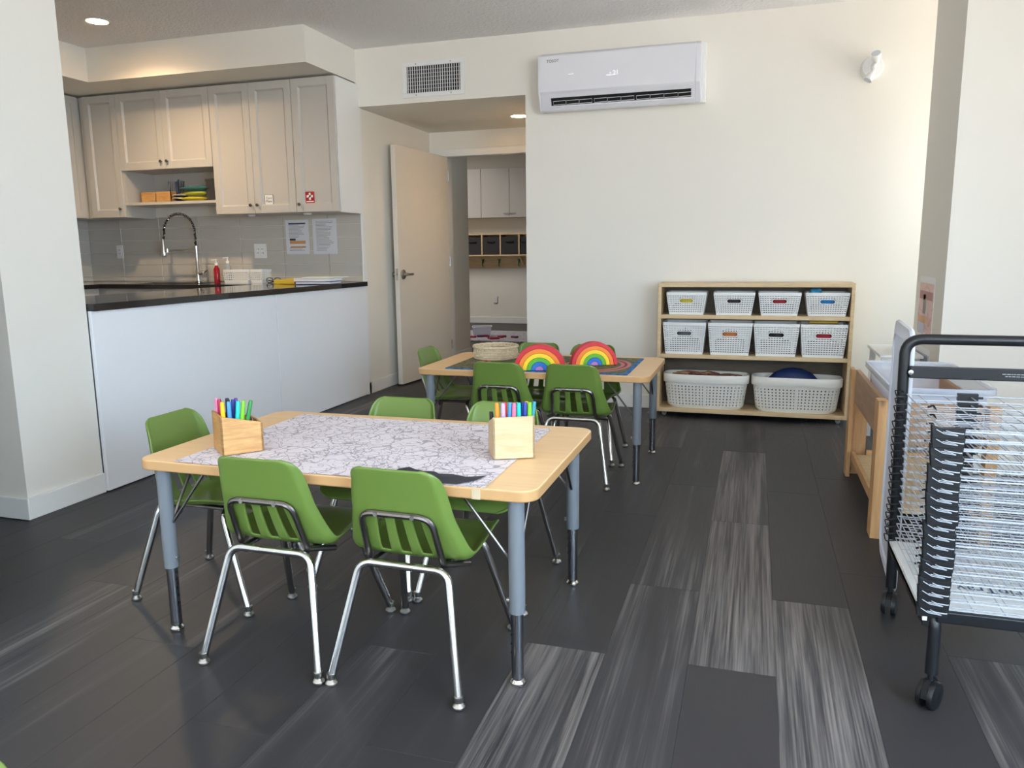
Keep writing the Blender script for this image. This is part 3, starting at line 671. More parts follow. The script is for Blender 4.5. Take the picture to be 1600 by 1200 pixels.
# ------------------------------------------------------------------ hall door
dl = Vector((-2.918, 6.075)); dh = Vector((-2.838, 7.03)); dv = dh-dl; DL = dv.length; drz = math.atan2(dv.y, dv.x)
dr = thing('door_1', 'white slab door standing open against the hallway wall with a steel lever', 'door', (dl.x, dl.y, .012), drz)
dr['kind'] = 'structure'; del dr['label']; del dr['category']
MB().box(0, DL, -.022, .022, 0, 2.02).build('door_leaf', M['door'], dr, smooth=False, bevel=.002)
MB().box(-.0012, 0, -.012, .012, .90, 1.0).build('latch_plate', M['steel'], dr, smooth=False)
MB().cyl((-.012, 0, .95), (-.0012, 0, .95), .009, 10).build('latch_bolt', M['steel'], dr)
for sg in (-1, 1):
    e = .05 if sg < 0 else .048
    h = MB().lathe([(.041, 0), (.041, .008), (.034, .013), (.013, .015), (.012, e), (.021, e+.002), (.021, e+.006), (0, e+.006)] if sg > 0 else [(.041, 0), (.041, .008), (.034, .013), (.013, .015), (.012, e), (0, e)], 22, (0, 0, 0), 'y')
    for i in range(len(h.v)): h.v[i] = Vector((h.v[i].x+.065, sg*(h.v[i].y+.022), h.v[i].z+.95))
    if sg < 0: h.tube(fillet([(.065, sg*(e+.012), .95), (.085, sg*(e+.018), .95), (.165, sg*(e+.014), .95)], .01), .010, 10)
    h.build('handle', M['steel'], dr)
for z in (.2, 1.0, 1.8): MB().cyl((DL+.002, -.028, z), (DL+.002, -.028, z+.09), .007, 10).build('hinge', M['steel'], dr)

# ------------------------------------------------------------------ far room
fc = thing('wall_cabinet', 'white flat-door wall cabinet high on the far room wall', 'cabinet', (-3.9, 11.83, 1.675))
MB().box(-5.04, -2.74, 11.68, 11.995, 1.675, 2.415).build('body', M['cabinet'], fc, world=True, smooth=False)
for k in range(5):
    a = -5.04+.46*k; d = MB().box(a+.003, a+.457, 11.66, 11.68, 1.675, 2.415).build('door', M['cabinet'], fc, world=True, smooth=False, bevel=.002, seg=1)
    kx = a+.42 if k % 2 == 0 else a+.04
    MB().tube(fillet([(kx-.05, 11.66, 1.735), (kx-.05, 11.635, 1.735), (kx+.05, 11.635, 1.735), (kx+.05, 11.66, 1.735)], .01), .005, 8).build('handle', M['steel'], d, world=True)
cb = thing('cubby_shelf', 'birch cubby shelf with coat hooks on the far room wall', 'shelf', (-4.0, 11.85, .89))
m = MB().box(-5.1, -3.36, 11.72, 11.99, 1.085, 1.107).box(-5.1, -3.36, 11.72, 11.99, 1.413, 1.435).box(-5.1, -3.36, 11.975, 11.99, .89, 1.435)
for x in (-5.1, -4.76, -4.45, -4.14, -3.835, -3.53): m.box(x-.011, x+.011, 11.72, 11.975, 1.107, 1.413)
m.prism([(11.975, .93), (11.72, 1.085), (11.975, 1.085)], -3.54, -3.52, 'x')
m.build('carcass', M['birch'], cb, world=True, smooth=False)
for x in (-4.21, -3.93, -3.60):
    MB().tube(fillet([(x, 11.974, 1.03), (x, 11.93, .99), (x, 11.93, .94), (x, 11.955, .92)], .02), .008, 8).cyl((x-.02, 11.95, 1.04), (x, 11.97, .97), .006, 6).cyl((x+.02, 11.95, 1.04), (x, 11.97, .97), .006, 6).build('coat_hook', colour('green_hook', 50, 120, 60), cb, world=True)
for k, x in enumerate((-4.605, -4.295, -3.987, -3.682, -3.44)):
    w = .27 if k < 4 else .12
    b = thing('fabric_bin', ['charcoal fabric bin behind the hallway wall edge', 'charcoal fabric bin at the left of the far cubby shelf', 'charcoal fabric bin, second in the far cubby shelf', 'charcoal fabric bin, third in the far cubby shelf', 'charcoal fabric bin at the cut-off right end of the far cubby shelf'][k], 'bin', (x, 11.83, 1.108), 0, 'bins in the far cubby shelf')
    MB().box(-w/2, w/2, -.10, .12, 0, .27).build('bin_body', M['dark_cloth_and_fill'], b, bevel=.008)
    MB().tube(fillet([(-.06, -.10, .20), (-.05, -.115, .19), (.05, -.115, .19), (.06, -.10, .20)], .01), .008, 6).build('handle', M['black'], b)
rug = thing('floor_mat', 'pale printed play rug on the far room floor seen through the doorway', 'rug', (-3.3, 10.0, 0))
mm, N_, L_, p_ = new_mat('far_rug'); L_.new(ramp_node(N_, L_, noise(N_, L_, coords(N_, L_, (6, 6, 6)), 3, 4, .6, 1), [(.4, lin(150, 146, 158)), (.55, lin(196, 192, 200)), (.7, lin(120, 116, 130))]), p_.inputs['Base Color'])
MB().prism(rrect(-1.15, .95, -.55, .72, .06), 0, .012).build('rug_body', mm, rug)
tc = MB()
P0 = [(-.11, -.08), (.11, -.08), (.11, .08), (-.11, .08)]; P1 = [(-.13, -.1), (.13, -.1), (.13, .1), (-.13, .1)]
tc.add([(x, y, 0) for x, y in P0]+[(x, y, .13) for x, y in P1], [(0, 1, 2, 3), (0, 1, 5, 4), (1, 2, 6, 5), (2, 3, 7, 6), (3, 0, 4, 7)])
tcc = thing('clear_tub', 'clear plastic tub standing on the far room rug', 'tub', (-3.55, 10.0, .0125), .3); tc.build('tub_body', M['clear'], tcc, solid=.003, smooth=False)
MB().tube([(x, y, .13) for x, y in rrect(-.132, .132, -.102, .102, .02, 3)], .005, 6, closed=True).build('rim', M['paper'], tcc)
random.seed(5)
for k in range(9):
    x, y = -3.62+.62*random.random(), 9.62+.3*random.random()
    b = tag(MB().prism(rrect(-.05, .05, -.025, .025, .01, 2), 0, .025).build('toy_block', [colour('toy_red', 150, 40, 60), colour('toy_plum', 110, 40, 90), colour('toy_crimson', 176, 50, 70)][k % 3], bevel=.003), ['bright red','plum','crimson'][k % 3]+' toy block scattered on the far room rug', 'toy', 'toys scattered on the far rug')
    b.location = (x, y, .0125); b.rotation_euler = (0, 0, random.random()*3)

# ------------------------------------------------------------------ back wall fittings
ac = thing('air_conditioner', 'white split air conditioner mounted high on the back wall', 'air conditioner', (-.93, YB, 2.1))
MB().box(-1.50, -.365, YB-.05, YB-.001, 2.12, 2.50).build('wall_bracket', M['white_paint'], ac, world=True, bevel=.004)
yf = 5.43
prof = [(YB-.04, 2.49), (yf+.02, 2.478), (yf, 2.462), (yf-.003, 2.225), (yf+.015, 2.205), (yf+.05, 2.118), (yf+.07, 2.105), (YB-.04, 2.135)]
for (a, b, nm) in ((-1.47, -.425, 'casing'), (-.425, -.388, 'end_cap'), (-1.487, -1.47, 'end_cap')):
    MB().prism(prof, a, b, 'x').build(nm, M['ac'], ac, world=True, bevel=.004, angle=50)
MB().box(-1.472, -.428, yf-.006, yf-.0035, 2.226, 2.458).build('front_panel', M['ac'], ac, world=True, bevel=.002)
def slope(z): return yf+.015+(2.205-z)/(2.205-2.118)*.035
vb = MB(); z0, z1 = 2.140, 2.188
vb.add([(-1.40, slope(z1)-.002, z1), (-.45, slope(z1)-.002, z1), (-.45, slope(z0)-.002, z0), (-1.40, slope(z0)-.002, z0)], [(0, 1, 2, 3)])
vb.build('air_slot', M['dark'], ac, world=True, smooth=False)
for k in range(10):
    x = -1.385+.092*k+(.012 if k > 2 else 0)+(.012 if k > 5 else 0)
    f = MB(); f.tube([(x, slope(2.17)-.004, 2.166), (x+.088, slope(2.17)-.004, 2.168), (x+.088, slope(2.14)-.005, 2.146), (x, slope(2.14)-.005, 2.144)], .002, 4, closed=True)
    f.build('louvre', M['ac'], ac, world=True)
MB().box(-1.41, -.44, slope(2.136)-.006, slope(2.136)+.01, 2.128, 2.137).build('flap', M['ac'], ac, world=True, bevel=.002)
text('lettering', 'TOSOT', .026, M['ink'], ac, Matrix.Translation((-1.38, yf-.0062, 2.424)) @ FRONT, .0003)
MB().box(-1.27, -1.235, yf-.0066, yf-.006, 2.33, 2.333).box(-1.01, -.965, yf-.0066, yf-.006, 2.305, 2.308).box(-.985, -.978, yf-.0066, yf-.006, 2.316, 2.322).build('display_mark', emit('display_white', (.9, .95, 1, 1), .8), ac, world=True, smooth=False)
text('display_digits', '21', .04, bpy.data.materials['display_white'], ac, Matrix.Translation((-.945, yf-.0062, 2.318)) @ FRONT, .0003)
# vent grille
vg = thing('air_vent', 'white rectangular air return grille high on the wall above the hallway opening', 'vent', (-2.35, YB, 2.3))
X0, X1, Z0, Z1 = -2.6, -2.1, 2.298, 2.552
MB().box(X0, X1, YB-.010, YB, Z0, Z0+.032).box(X0, X1, YB-.010, YB, Z1-.032, Z1).box(X0, X0+.035, YB-.010, YB, Z0+.032, Z1-.032).box(X1-.035, X1, YB-.010, YB, Z0+.032, Z1-.032).build('frame', M['white_paint'], vg, world=True, bevel=.002, smooth=False)
MB().box(X0+.03, X1-.03, YB-.0015, YB-.0005, Z0+.03, Z1-.03).build('duct_opening', M['dark'], vg, world=True, smooth=False)
ns = 23
for k in range(ns):
    x = X0+.045+(X1-X0-.09)*k/(ns-1)
    MB().box(x-.0022, x+.0022, YB-.009, YB-.002, Z0+.032, Z1-.032).build('slat', M['white_paint'], vg, world=True, smooth=False)
hb = MB()
for k in range(1, 7): z = Z0+.032+(Z1-Z0-.064)*k/7; hb.box(X0+.035, X1-.035, YB-.004, YB-.002, z-.001, z+.001)
hb.build('cross_bars', M['white_paint'], vg, world=True, smooth=False)
for x in (X0+.11, X1-.11):
    for z in (Z0+.016, Z1-.016): MB().lathe([(.006, 0), (.005, -.002), (0, -.0025)], 10, (x, YB-.010, z), 'y').build('screw', M['steel'], vg, world=True)
# emergency light
el = thing('emergency_light', 'white twin-head emergency light high on the back wall at the right', 'emergency light', (.655, YB, 2.265))
MB().lathe([(.068, 0), (.068, -.035), (.060, -.060), (.0, -.066)], 28, (0, 0, 0), 'y').build('base', M['white_paint'], el)
def lamp_head(p, q, r):
    p, q = Vector(p), Vector(q); d = (q-p)
    h = MB().tube([p, p+d*.3, p+d*.4, p+d*.96, q], [r*.5, r*.6, r*.85, r, r*1.03], 18).build('lamp_head', M['white_paint'], el)
    MB().tube([q-d*.02, q+d*.02], [r*.88, r*.88], 18).build('lens', M['clear'], h)
lamp_head((.005, -.085, -.030), (-.030, -.10, -.088), .027)
lamp_head((.020, -.085, .022), (.004, -.128, .064), .032)
MB().cyl((0, -.06, 0), (.003, -.09, -.035), .013, 12).cyl((0, -.06, 0), (.018, -.09, .028), .013, 12).build('arm', M['white_paint'], el)

# ------------------------------------------------------------------ tables
def kids_table(label, loc, W, D, H, braces):
    t = thing('activity_table', label, 'table', loc, 0, None)
    top = MB().prism(rrect(-W/2, W/2, -D/2, D/2, .05, 8), H-.030, H).build('tabletop', [M['table_top'], M['table_edge']], t, bevel=.004, seg=2)
    for p in top.data.polygons:
        if abs(p.normal.z) < .5: p.material_index = 1
    for sx in (-1, 1):
        for sy in (-1, 1):
            x, y = sx*(W/2-.062), sy*(D/2-.045)
            g = MB().lathe([(.0165, .02), (.0165, .235)], 18, (x, y, 0)).build('leg', M['chrome_dark_reflect'], t)
            MB().lathe([(.021, .205), (.0215, .208), (.0215, H-.031), (.03, H-.031), (.03, H-.030)], 20, (x, y, 0)).build('leg_sleeve', M['grey_leg'], g)
            MB().lathe([(.0, 0), (.014, 0), (.021, .004), (.021, .009), (.016, .016), (.010, .020), (.010, .028)], 18, (x, y, 0)).build('glide', M['chrome'], g)
            h = MB()
            for k in range(5): h.cyl((x-sx*.0168, y, .09+.025*k), (x-sx*.0172, y, .09+.025*k), .0045, 8)
            h.build('adjust_hole', M['dark'], g)
            MB().cyl((x-sx*.020, y, .235), (x-sx*.028, y, .235), .007, 10).build('lock_screw', M['steel'], g)
            MB().tube([(x-sx*.02, y, H-.20), (x-sx*.15, y, H-.032)], .0042, 8).build('brace', M['dark_steel'], t)
            MB().tube([(x, y-sy*.02, H-.20), (x, y-sy*.15, H-.032)], .0042, 8).build('brace', M['dark_steel'], t)
    return t
T1 = (-1.113, 2.150, 0); H1 = .549
kids_table('beech activity table in front with the colouring sheet and marker boxes', T1, 1.225, .745, H1, 1)
T2 = (-1.065, 4.015, 0); H2 = .546
kids_table('beech activity table at the back with the play mat and rainbow toys', T2, 1.21, .715, H2, 1)

# ------------------------------------------------------------------ chairs
def chair_profile():
    P = [(-.197, .605), (-.194, .596), (-.189, .580), (-.183, .556), (-.176, .53), (-.168, .50), (-.156, .458), (-.150, .442), (-.141, .418), (-.131, .394), (-.120, .370), (-.112, .356), (-.097, .342), (-.080, .335), (-.058, .333), (-.02, .337), (.03, .343), (.08, .348), (.12, .351), (.155, .351), (.18, .348), (.196, .342), (.205, .334), (.210, .325)]
    hw = [.119, .122, .126, .131, .136, .141, .147, .152, .158, .165, .172, .176, .179, .180, .181, .180, .177, .172, .167, .162, .158, .154, .151, .149]
    return P, hw
def make_chair(label):
    t = thing('school_chair', label, 'chair', (0, 0, 0), 0, 'green school chairs around the two tables')
    P, hw = chair_profile()
    half = [.07, .085, .10, .245, .26, .275, .415, .43, .445, .57, .74, .87, .92, .96, 1.0]
    us = [-u for u in half[::-1]]+half
    arc = [0]
    for a, b in zip(P[:-1], P[1:]): arc.append(arc[-1]+math.dist(a, b))
    tot = arc[-1]; rows = []
    for i, ((y, z), w) in enumerate(zip(P, hw)):
        a = P[max(i-1, 0)]; b = P[min(i+1, len(P)-1)]; ty, tz = b[0]-a[0], b[1]-a[1]; l = math.hypot(ty, tz); ty /= l; tz /= l
        ny, nz = -tz, ty                                   # inward normal (towards the sitter)
        s = arc[i]; r = .034
        if s < r: w = w-r+math.sqrt(max(0, r*r-(r-s)**2))
        s2 = tot-s; r2 = .05
        if s2 < r2: w = w-r2+math.sqrt(max(0, r2*r2-(r2-s2)**2))
        row = []
        for u in us:
            au = abs(u); k = max(0, (au-.88)/.12); fl = .020*k*k*(3-2*k)+.007*au*au
            fade = min(1, s/.05)*.8+.2
            if i > 15: fl *= max(.25, 1-(i-15)*.11)
            row.append(Vector((u*w, y+ny*fl*fade, z+nz*fl*fade)))
        rows.append(row)
    m = MB(); n = len(us); vs = [p for r in rows for p in r]; fs = []
    for i in range(len(rows)-1):
        for j in range(n-1):
            um = abs(us[j]+us[j+1])/2
            if not (6 <= i <= 10 and (um < .085 or .26 < um < .43)): fs.append((i*n+j, i*n+j+1, (i+1)*n+j+1, (i+1)*n+j))
    m.add(vs, fs); sh = m.build('seat_shell', M['green'], t, solid=.0075, sub=1, angle=180)
    for sx in (-1, 1):
        g = MB().tube(fillet([(sx*.184, -.222, .02), (sx*.128, -.140, .325), (sx*.03, -.140, .325)], .045, 8), .0112, 12).build('leg', M['chrome'], t)
        MB().lathe([(0, 0), (.012, 0), (.0165, .004), (.0165, .008), (.0125, .013), (.009, .016), (.012, .02), (.0125, .034)], 16, (sx*.184, -.222, 0)).build('glide', M['steel'], g)
        g = MB().tube(fillet([(sx*.182, .218, .02), (sx*.132, .105, .322), (sx*.03, .105, .322)], .045, 8), .0112, 12).build('leg', M['chrome'], t)
        MB().lathe([(0, 0), (.012, 0), (.0165, .004), (.0165, .008), (.0125, .013), (.009, .016), (.012, .02), (.0125, .034)], 16, (sx*.182, .218, 0)).build('glide', M['steel'], g)
        MB().tube([(sx*.098, -.140, .322), (sx*.098, .105, .320)], .008, 8).build('seat_rail', M['dark_steel'], t)
    MB().cyl((-.032, -.140, .325), (.032, -.140, .325), .0105, 12).build('crossbar', M['chrome'], t)
    MB().cyl((-.032, .105, .322), (.032, .105, .322), .0105, 12).build('crossbar', M['chrome'], t)
    path = fillet([(-.150, -.045, .314), (-.108, -.122, .335), (-.100, -.176, .478), (.100, -.176, .478), (.108, -.122, .335), (.150, -.045, .314)], [.02, .04, .04, .02], 7)
    bb = MB().tube(path, .0088, 10).build('back_brace', M['dark_steel'], t)
    for sx in (-1, 1): MB().lathe([(.0065, -.003), (.0055, 0), (0, .001)], 10, (sx*.052, -.184, .478), 'y').build('screw', M['steel'], bb)
    return t
CH = [
 ((-1.262, 1.897), 0.00, 'green chair with its back to us at the front table, left of two'),
 ((-.853, 1.897), -.02, 'green chair with its back to us at the front table, right of two'),
 ((-1.722, 2.143), -PI/2, 'green school chair at the left end of the front table below the white counter panel'),
 ((-1.238, 2.420), PI, 'green chair across the front table, only its top edge showing, left of two'),
 ((-.845, 2.425), PI, 'green chair across the front table behind the right marker box'),
 ((-1.205, 3.785), 0.0, 'green chair at the near side of the back table, left of two'),
 ((-.828, 3.790), 0.0, 'green chair at the near side of the back table, right of two'),
 ((-1.60, 4.06), -PI/2, 'green school chair tucked under the left end of the back table'),
 ((-1.215, 4.245), PI, 'green school chair at the far side of the back table behind the left rainbow'),
 ((-.878, 4.22), PI, 'green school chair at the far side of the back table nearest the storage shelf'),
 ((-.842, .359), PI, 'green school chair just cut off by the bottom left corner of the picture'),
]
proto = make_chair(CH[0][2])
for i, ((x, y), rz, lab) in enumerate(CH):
    o = proto if i == 0 else copy_tree(proto)
    place(o, (x, y, 0), rz, lab)

# ------------------------------------------------------------------ on the front table
sh = thing('colouring_sheet', 'large white line-drawing colouring sheet spread on the front table', 'paper', (-1.112, 2.125, H1+.0005))
sp = MB(); nx, ny = 24, 16; vs = []
for j in range(ny+1):
    for i in range(nx+1):
        x = -.478+.956*i/nx; y = -.345+.69*j/ny
        e = max(0, 1-min(i, nx-i)/2)*.3+max(0, 1-min(j, ny-j)/2)*.3
        vs.append((x, y, .0008+.002*e*(math.sin(x*11)+1)))
sp.add(vs, [(j*(nx+1)+i, j*(nx+1)+i+1, (j+1)*(nx+1)+i+1, (j+1)*(nx+1)+i) for j in range(ny) for i in range(nx)])
sp.build('sheet', M['sheet'], sh)
MB().prism([(.185, -.338), (.30, -.343), (.40, -.338), (.435, -.30), (.452, -.245), (.425, -.262), (.40, -.272), (.36, -.258), (.32, -.262), (.30, -.246), (.27, -.250), (.24, -.240), (.215, -.222), (.195, -.245)], .0036, .0042).build('dark_print', M['ink'], sh, smooth=False)
tp = MB().add([(.438, -.36, .001), (.462, -.36, .001), (.462, -.3745, .001), (.438, -.3745, .001), (.462, -.3785, -.028), (.438, -.3785, -.028)], [(0, 1, 2, 3), (3, 2, 4, 5)])
tape = tag(MB().box(-.012, .012, -.001, 0, -.027, .0).build('tape_strip', plain('tape', lin(222, 206, 176), .25, alpha=.6), smooth=False), 'strip of clear tape on the front table edge below the sheet', 'tape'); tape.location = (-.655, T1[1]-.3725-.0004, H1-.002)

def caddy(loc, rz, W, L, hb, hf, label, mat):
    """W across tall back, L from back (y=0) to low front (y=L)"""
    t = thing('marker_box', label, 'box', loc, rz); th = .007
    m = MB().box(0, W, 0, th, 0, hb).box(0, W, L-th, L, 0, hf)
    for x0 in (0, W-th): m.prism([(0, 0), (L, 0), (L, hf), (0, hb)], x0, x0+th, 'x')
    m.build('box_walls', mat, t, smooth=False, bevel=.001, seg=1)
    MB().box(th, W-th, th, L-th, .001, .007).box(th, W-th, L*.5, L*.5+.005, .007, hf*.96).build('divider', mat, t, smooth=False)
    return t
def marker(par_loc, rz, lx, ly, tilt, col, capcol, label, grp, length=.148, r=.0062, z0=.008):
    t = thing('marker_pen', label, 'marker', (0, 0, 0), 0, grp)
    mt = Matrix.Translation(par_loc) @ Matrix.Rotation(rz, 4, 'Z') @ Matrix.Translation((lx, ly, z0+.002)) @ Matrix.Rotation(tilt[0], 4, 'X') @ Matrix.Rotation(tilt[1], 4, 'Y')
    t.matrix_basis = mt
    MB().lathe([(0, 0), (r*.9, 0), (r, .004), (r, length*.62)], 12).build('barrel', col, t)
    MB().lathe([(r*1.04, length*.60), (r*1.08, length*.62), (r*.98, length-.006), (r*.8, length), (0, length)], 12).build('cap', capcol or col, t)
PAL = dict(crimson=(168, 34, 66), pink=(232, 130, 180), rose=(226, 108, 140), yellow=(240, 186, 24), orange=(240, 128, 44), blue=(36, 60, 150), teal=(30, 190, 176), lime=(116, 190, 40), green=(44, 128, 60), violet=(92, 60, 150), skyblue=(70, 140, 200), black=(26, 26, 28), purple=(190, 130, 200), emerald=(20, 140, 110), navy=(24, 44, 110), red=(200, 50, 50), cyan=(60, 150, 170), lavender=(190, 160, 220), tangerine=(244, 140, 40))
def mk(c): return colour('marker_'+c, *PAL[c])
Z1 = H1+.004
# left box: tall back faces down-left
B1 = Vector((-1.484, 1.866, Z1)); d = Vector((.083, .095)).normalized(); ang1 = math.atan2(d.y, d.x)-PI/2
c1 = caddy(B1, ang1, .118, .122, .118, .088, 'bamboo marker box on the left of the front table', M['bamboo'])
# local x axis of the box runs along the tall wall; shift so that the box lies to its left
c1.matrix_basis = Matrix.Translation(B1) @ Matrix.Rotation(ang1, 4, 'Z') @ Matrix.Translation((-.118, 0, 0)); B1w = c1.matrix_basis.copy(); c1.location = B1w.translation
for (lx, ly, tx, ty, c, cap, nm) in [(.030, .014, .0, -.10, 'pink', None, 'pink'), (.050, .016, .0, -.03, 'crimson', None, 'crimson'), (.098, .014, .0, .0, 'yellow', None, 'yellow'), (.062, .038, .0, -.02, 'black', None, 'black'), (.100, .032, .0, .0, 'orange', 'skyblue', 'orange with a blue cap'), (.072, .050, .0, .0, 'blue', None, 'blue'), (.102, .044, -.10, .0, 'teal', None, 'teal'), (.102, .054, -.14, .0, 'lime', None, 'lime green'), (.100, .064, -.22, .0, 'green', None, 'dark green'), (.055, .062, .0, .0, 'violet', None, 'violet'), (.040, .040, .0, .0, 'navy', None, 'navy')]:
    marker(B1w.translation, ang1, lx, ly, (tx, ty), mk(c), mk(cap) if cap else None, '%s marker pen standing in the left marker box' % nm, 'markers in the left box')
for k in range(6):
    p = thing('pencil_crayon', 'brown pencil leaning in the low half of the left marker box', 'pencil', (0, 0, 0), 0, 'brown pencils in the left box')
    p.matrix_basis = B1w @ Matrix.Translation((.02+.014*k, .095+.004*(k % 2), .011)) @ Matrix.Rotation(-.05+.05*(k % 2), 4, 'X')
    MB().tube([(0, 0, 0), (0, 0, .082), (0, 0, .092)], [.0036, .0036, .0008], 6).build('barrel', colour('pencil_brown', 104, 66, 48), p)
# right box: tall back faces the camera
B2 = Vector((-.696, 2.036, Z1)); ang2 = .455
c2 = caddy(B2, ang2, .122, .105, .122, .09, 'pale wooden marker box on the right of the front table', M['pale_wood']); B2w = c2.matrix_basis.copy()
for (lx, ly, tx, ty, c, cap, nm) in [(.013, .090, -.0, -.05, 'black', 'black', 'short black'), (.024, .040, .0, -.04, 'tangerine', None, 'orange'), (.036, .030, .0, -.01, 'lavender', None, 'lavender'), (.042, .045, .02, .0, 'red', None, 'red'), (.050, .034, .0, .04, 'skyblue', None, 'sky blue'), (.060, .024, -.02, .05, 'rose', None, 'pink'), (.072, .034, .0, .03, 'emerald', None, 'dark teal'), (.080, .024, -.01, .0, 'teal', None, 'turquoise'), (.090, .036, .0, .02, 'navy', None, 'navy blue'), (.096, .028, .0, .02, 'blue', None, 'royal blue'), (.103, .040, .0, .02, 'black', 'yellow', 'black with yellow cap'), (.108, .026, .0, .03, 'lime', None, 'green'), (.108, .046, .03, .14, 'cyan', None, 'slim cyan')]:
    marker(B2w.translation, ang2, lx, ly, (tx, ty), mk(c), mk(cap) if cap else None, '%s marker pen standing in the right marker box' % nm, 'markers in the right box', length=.112 if nm == 'short black' else .148)

# ------------------------------------------------------------------ on the back table
pm = thing('play_mat', 'dark printed play mat with blue border lying on the back table', 'mat', (-1.045, 4.0, H2))
MB().prism(rrect(-.475, .475, -.31, .285, .01, 3), .0005, .004).build('mat_sheet', M['playmat'], pm, smooth=False)
RB = [('red', 206, 44, 56), ('orange', 240, 130, 50), ('yellow', 244, 208, 40), ('green', 94, 176, 50), ('blue', 36, 110, 196), ('lilac', 190, 130, 200)]
def rainbow(c, rz, W, label):
    t = thing('rainbow_stacker', label, 'toy', c, rz); R = W/2; st = R*.168
    for k, (n, r, g, b) in enumerate(RB):
        ro = R-st*k; ri = ro-st+.0008 if k < 5 else 0; N = 28; D = .056
        out = [(ro*math.cos(PI*i/N), ro*math.sin(PI*i/N)) for i in range(N+1)]
        inn = [(ri*math.cos(PI*i/N), ri*math.sin(PI*i/N)) for i in range(N, -1, -1)] if k < 5 else []
        m = MB(); poly = out+inn; n2 = len(poly)
        vs = [(x, -D/2, z) for x, z in poly]+[(x, D/2, z) for x, z in poly]; fs = [(i, (i+1) % n2, n2+(i+1) % n2, n2+i) for i in range(n2)]
        if k < 5:
            for i in range(N):
                a, b2, c2, d2 = i, i+1, n2-2-i, n2-1-i
                fs += [(a, b2, c2, d2), (n2+a, n2+b2, n2+c2, n2+d2)]
        else: fs += [tuple(range(n2)), tuple(range(n2, 2*n2))]
        a = m.add(vs, fs).build('arch', colour('rainbow_'+n, r, g, b, .45), t, bevel=.0015, seg=1); a['label'] = n+' arch'
HM = H2+.0045
rainbow((-1.022, 3.745, HM), .20, .262, 'wooden rainbow stacking toy on the play mat, the left and nearer one')
rainbow((-.795, 3.985, HM), .42, .244, 'wooden rainbow stacking toy on the play mat, the right and farther one')
bk = thing('wicker_basket', 'round low woven seagrass basket on the back table', 'basket', (-1.385, 4.125, HM))
R0 = .125
for k in range(5):
    z = .006+.0125*k; r = R0*(.93+.03*math.sin(k)); pts = []
    for i in range(72):
        a = 2*PI*i/72; rr = r+.004*math.sin(18*a+PI*(k % 2)); pts.append((rr*math.cos(a), rr*math.sin(a), z+.002*math.sin(36*a)))
    MB().tube(pts, .0065, 6, closed=True).build('woven_strand', M['wicker'], bk)
for i in range(36):
    a = 2*PI*i/36; MB().tube([((R0-.009)*math.cos(a), (R0-.009)*math.sin(a), 0), ((R0-.002)*math.cos(a), (R0-.002)*math.sin(a), .035), ((R0-.006)*math.cos(a+.06), (R0-.006)*math.sin(a+.06), .066)], .004, 5).build('stake', M['wicker'], bk)
MB().tube([(R0*math.cos(2*PI*i/60), R0*math.sin(2*PI*i/60), .068+.0015*math.sin(20*PI*i/30)) for i in range(60)], .007, 8, closed=True).build('rim', M['wicker'], bk)
MB().lathe([(0, .002), (R0-.008, .002), (R0-.008, .006), (0, .006)], 30).build('bottom', M['wicker'], bk)

# ------------------------------------------------------------------ storage shelf with baskets
SX0, SX1, SY0, SY1 = -.625, .612, 5.352, 5.62
us_ = thing('storage_shelf', 'low birch storage shelf on casters against the back wall', 'shelf', ((SX0+SX1)/2, 5.48, 0))
def sb(name, *b, mat='birch'): return MB().box(*b).build(name, M[mat], us_, world=True, smooth=False, bevel=.0015, seg=1)
sb('side_panel', SX0, SX0+.022, SY0, SY1, .036, .895); sb('side_panel', SX1-.022, SX1, SY0, SY1, .036, .895)
sb('top_board', SX0, SX1, SY0, SY1, .895, .922); sb('shelf_board', SX0+.022, SX1-.022, SY0+.008, SY1-.01, .682, .708); sb('shelf_board', SX0+.022, SX1-.022, SY0+.008, SY1-.01, .412, .438)
sb('bottom_board', SX0+.022, SX1-.022, SY0, SY1-.01, .036, .062); sb('back_panel', SX0+.022, SX1-.022, SY1-.01, SY1, .04, .895, mat='ply_back_shade')
for x in (SX0+.055, SX1-.055):
    for y in (SY0+.04, SY1-.04):
        c = MB().box(x-.016, x+.016, y-.018, y+.018, .032, .036).box(x-.014, x-.011, y-.008, y+.010, .012, .032).box(x+.011, x+.014, y-.008, y+.010, .012, .032).build('caster', M['steel'], us_, world=True, smooth=False)
        MB().cyl((x-.009, y, .015), (x+.009, y, .015), .0148, 18).build('wheel', colour('grey_wheel', 150, 150, 152), c, world=True)
zt, zm, zb = .7085, .4385, .0625
G = 'white woven baskets on the storage shelf'
tb = [(-.438, 'first from the left'), (-.127, 'second from the left'), (.160, 'third from the left'), (.452, 'at the right end, with a blue bundle')]
for x, w in tb: weave_basket('storage_basket', 'short white woven basket on the top row, '+w, (x, 5.475, zt), .222, .262, .185, .215, .152, 16, 12, 10, G)
mb_ = [(-.447, 'first from the left'), (-.146, 'second from the left'), (.148, 'third from the left'), (.441, 'at the right end, with yellow inside')]
for x, w in mb_: weave_basket('storage_basket', 'tall white woven basket on the middle shelf row, '+w, (x, 5.475, zm), .245, .284, .185, .215, .218, 16, 12, 14, G)
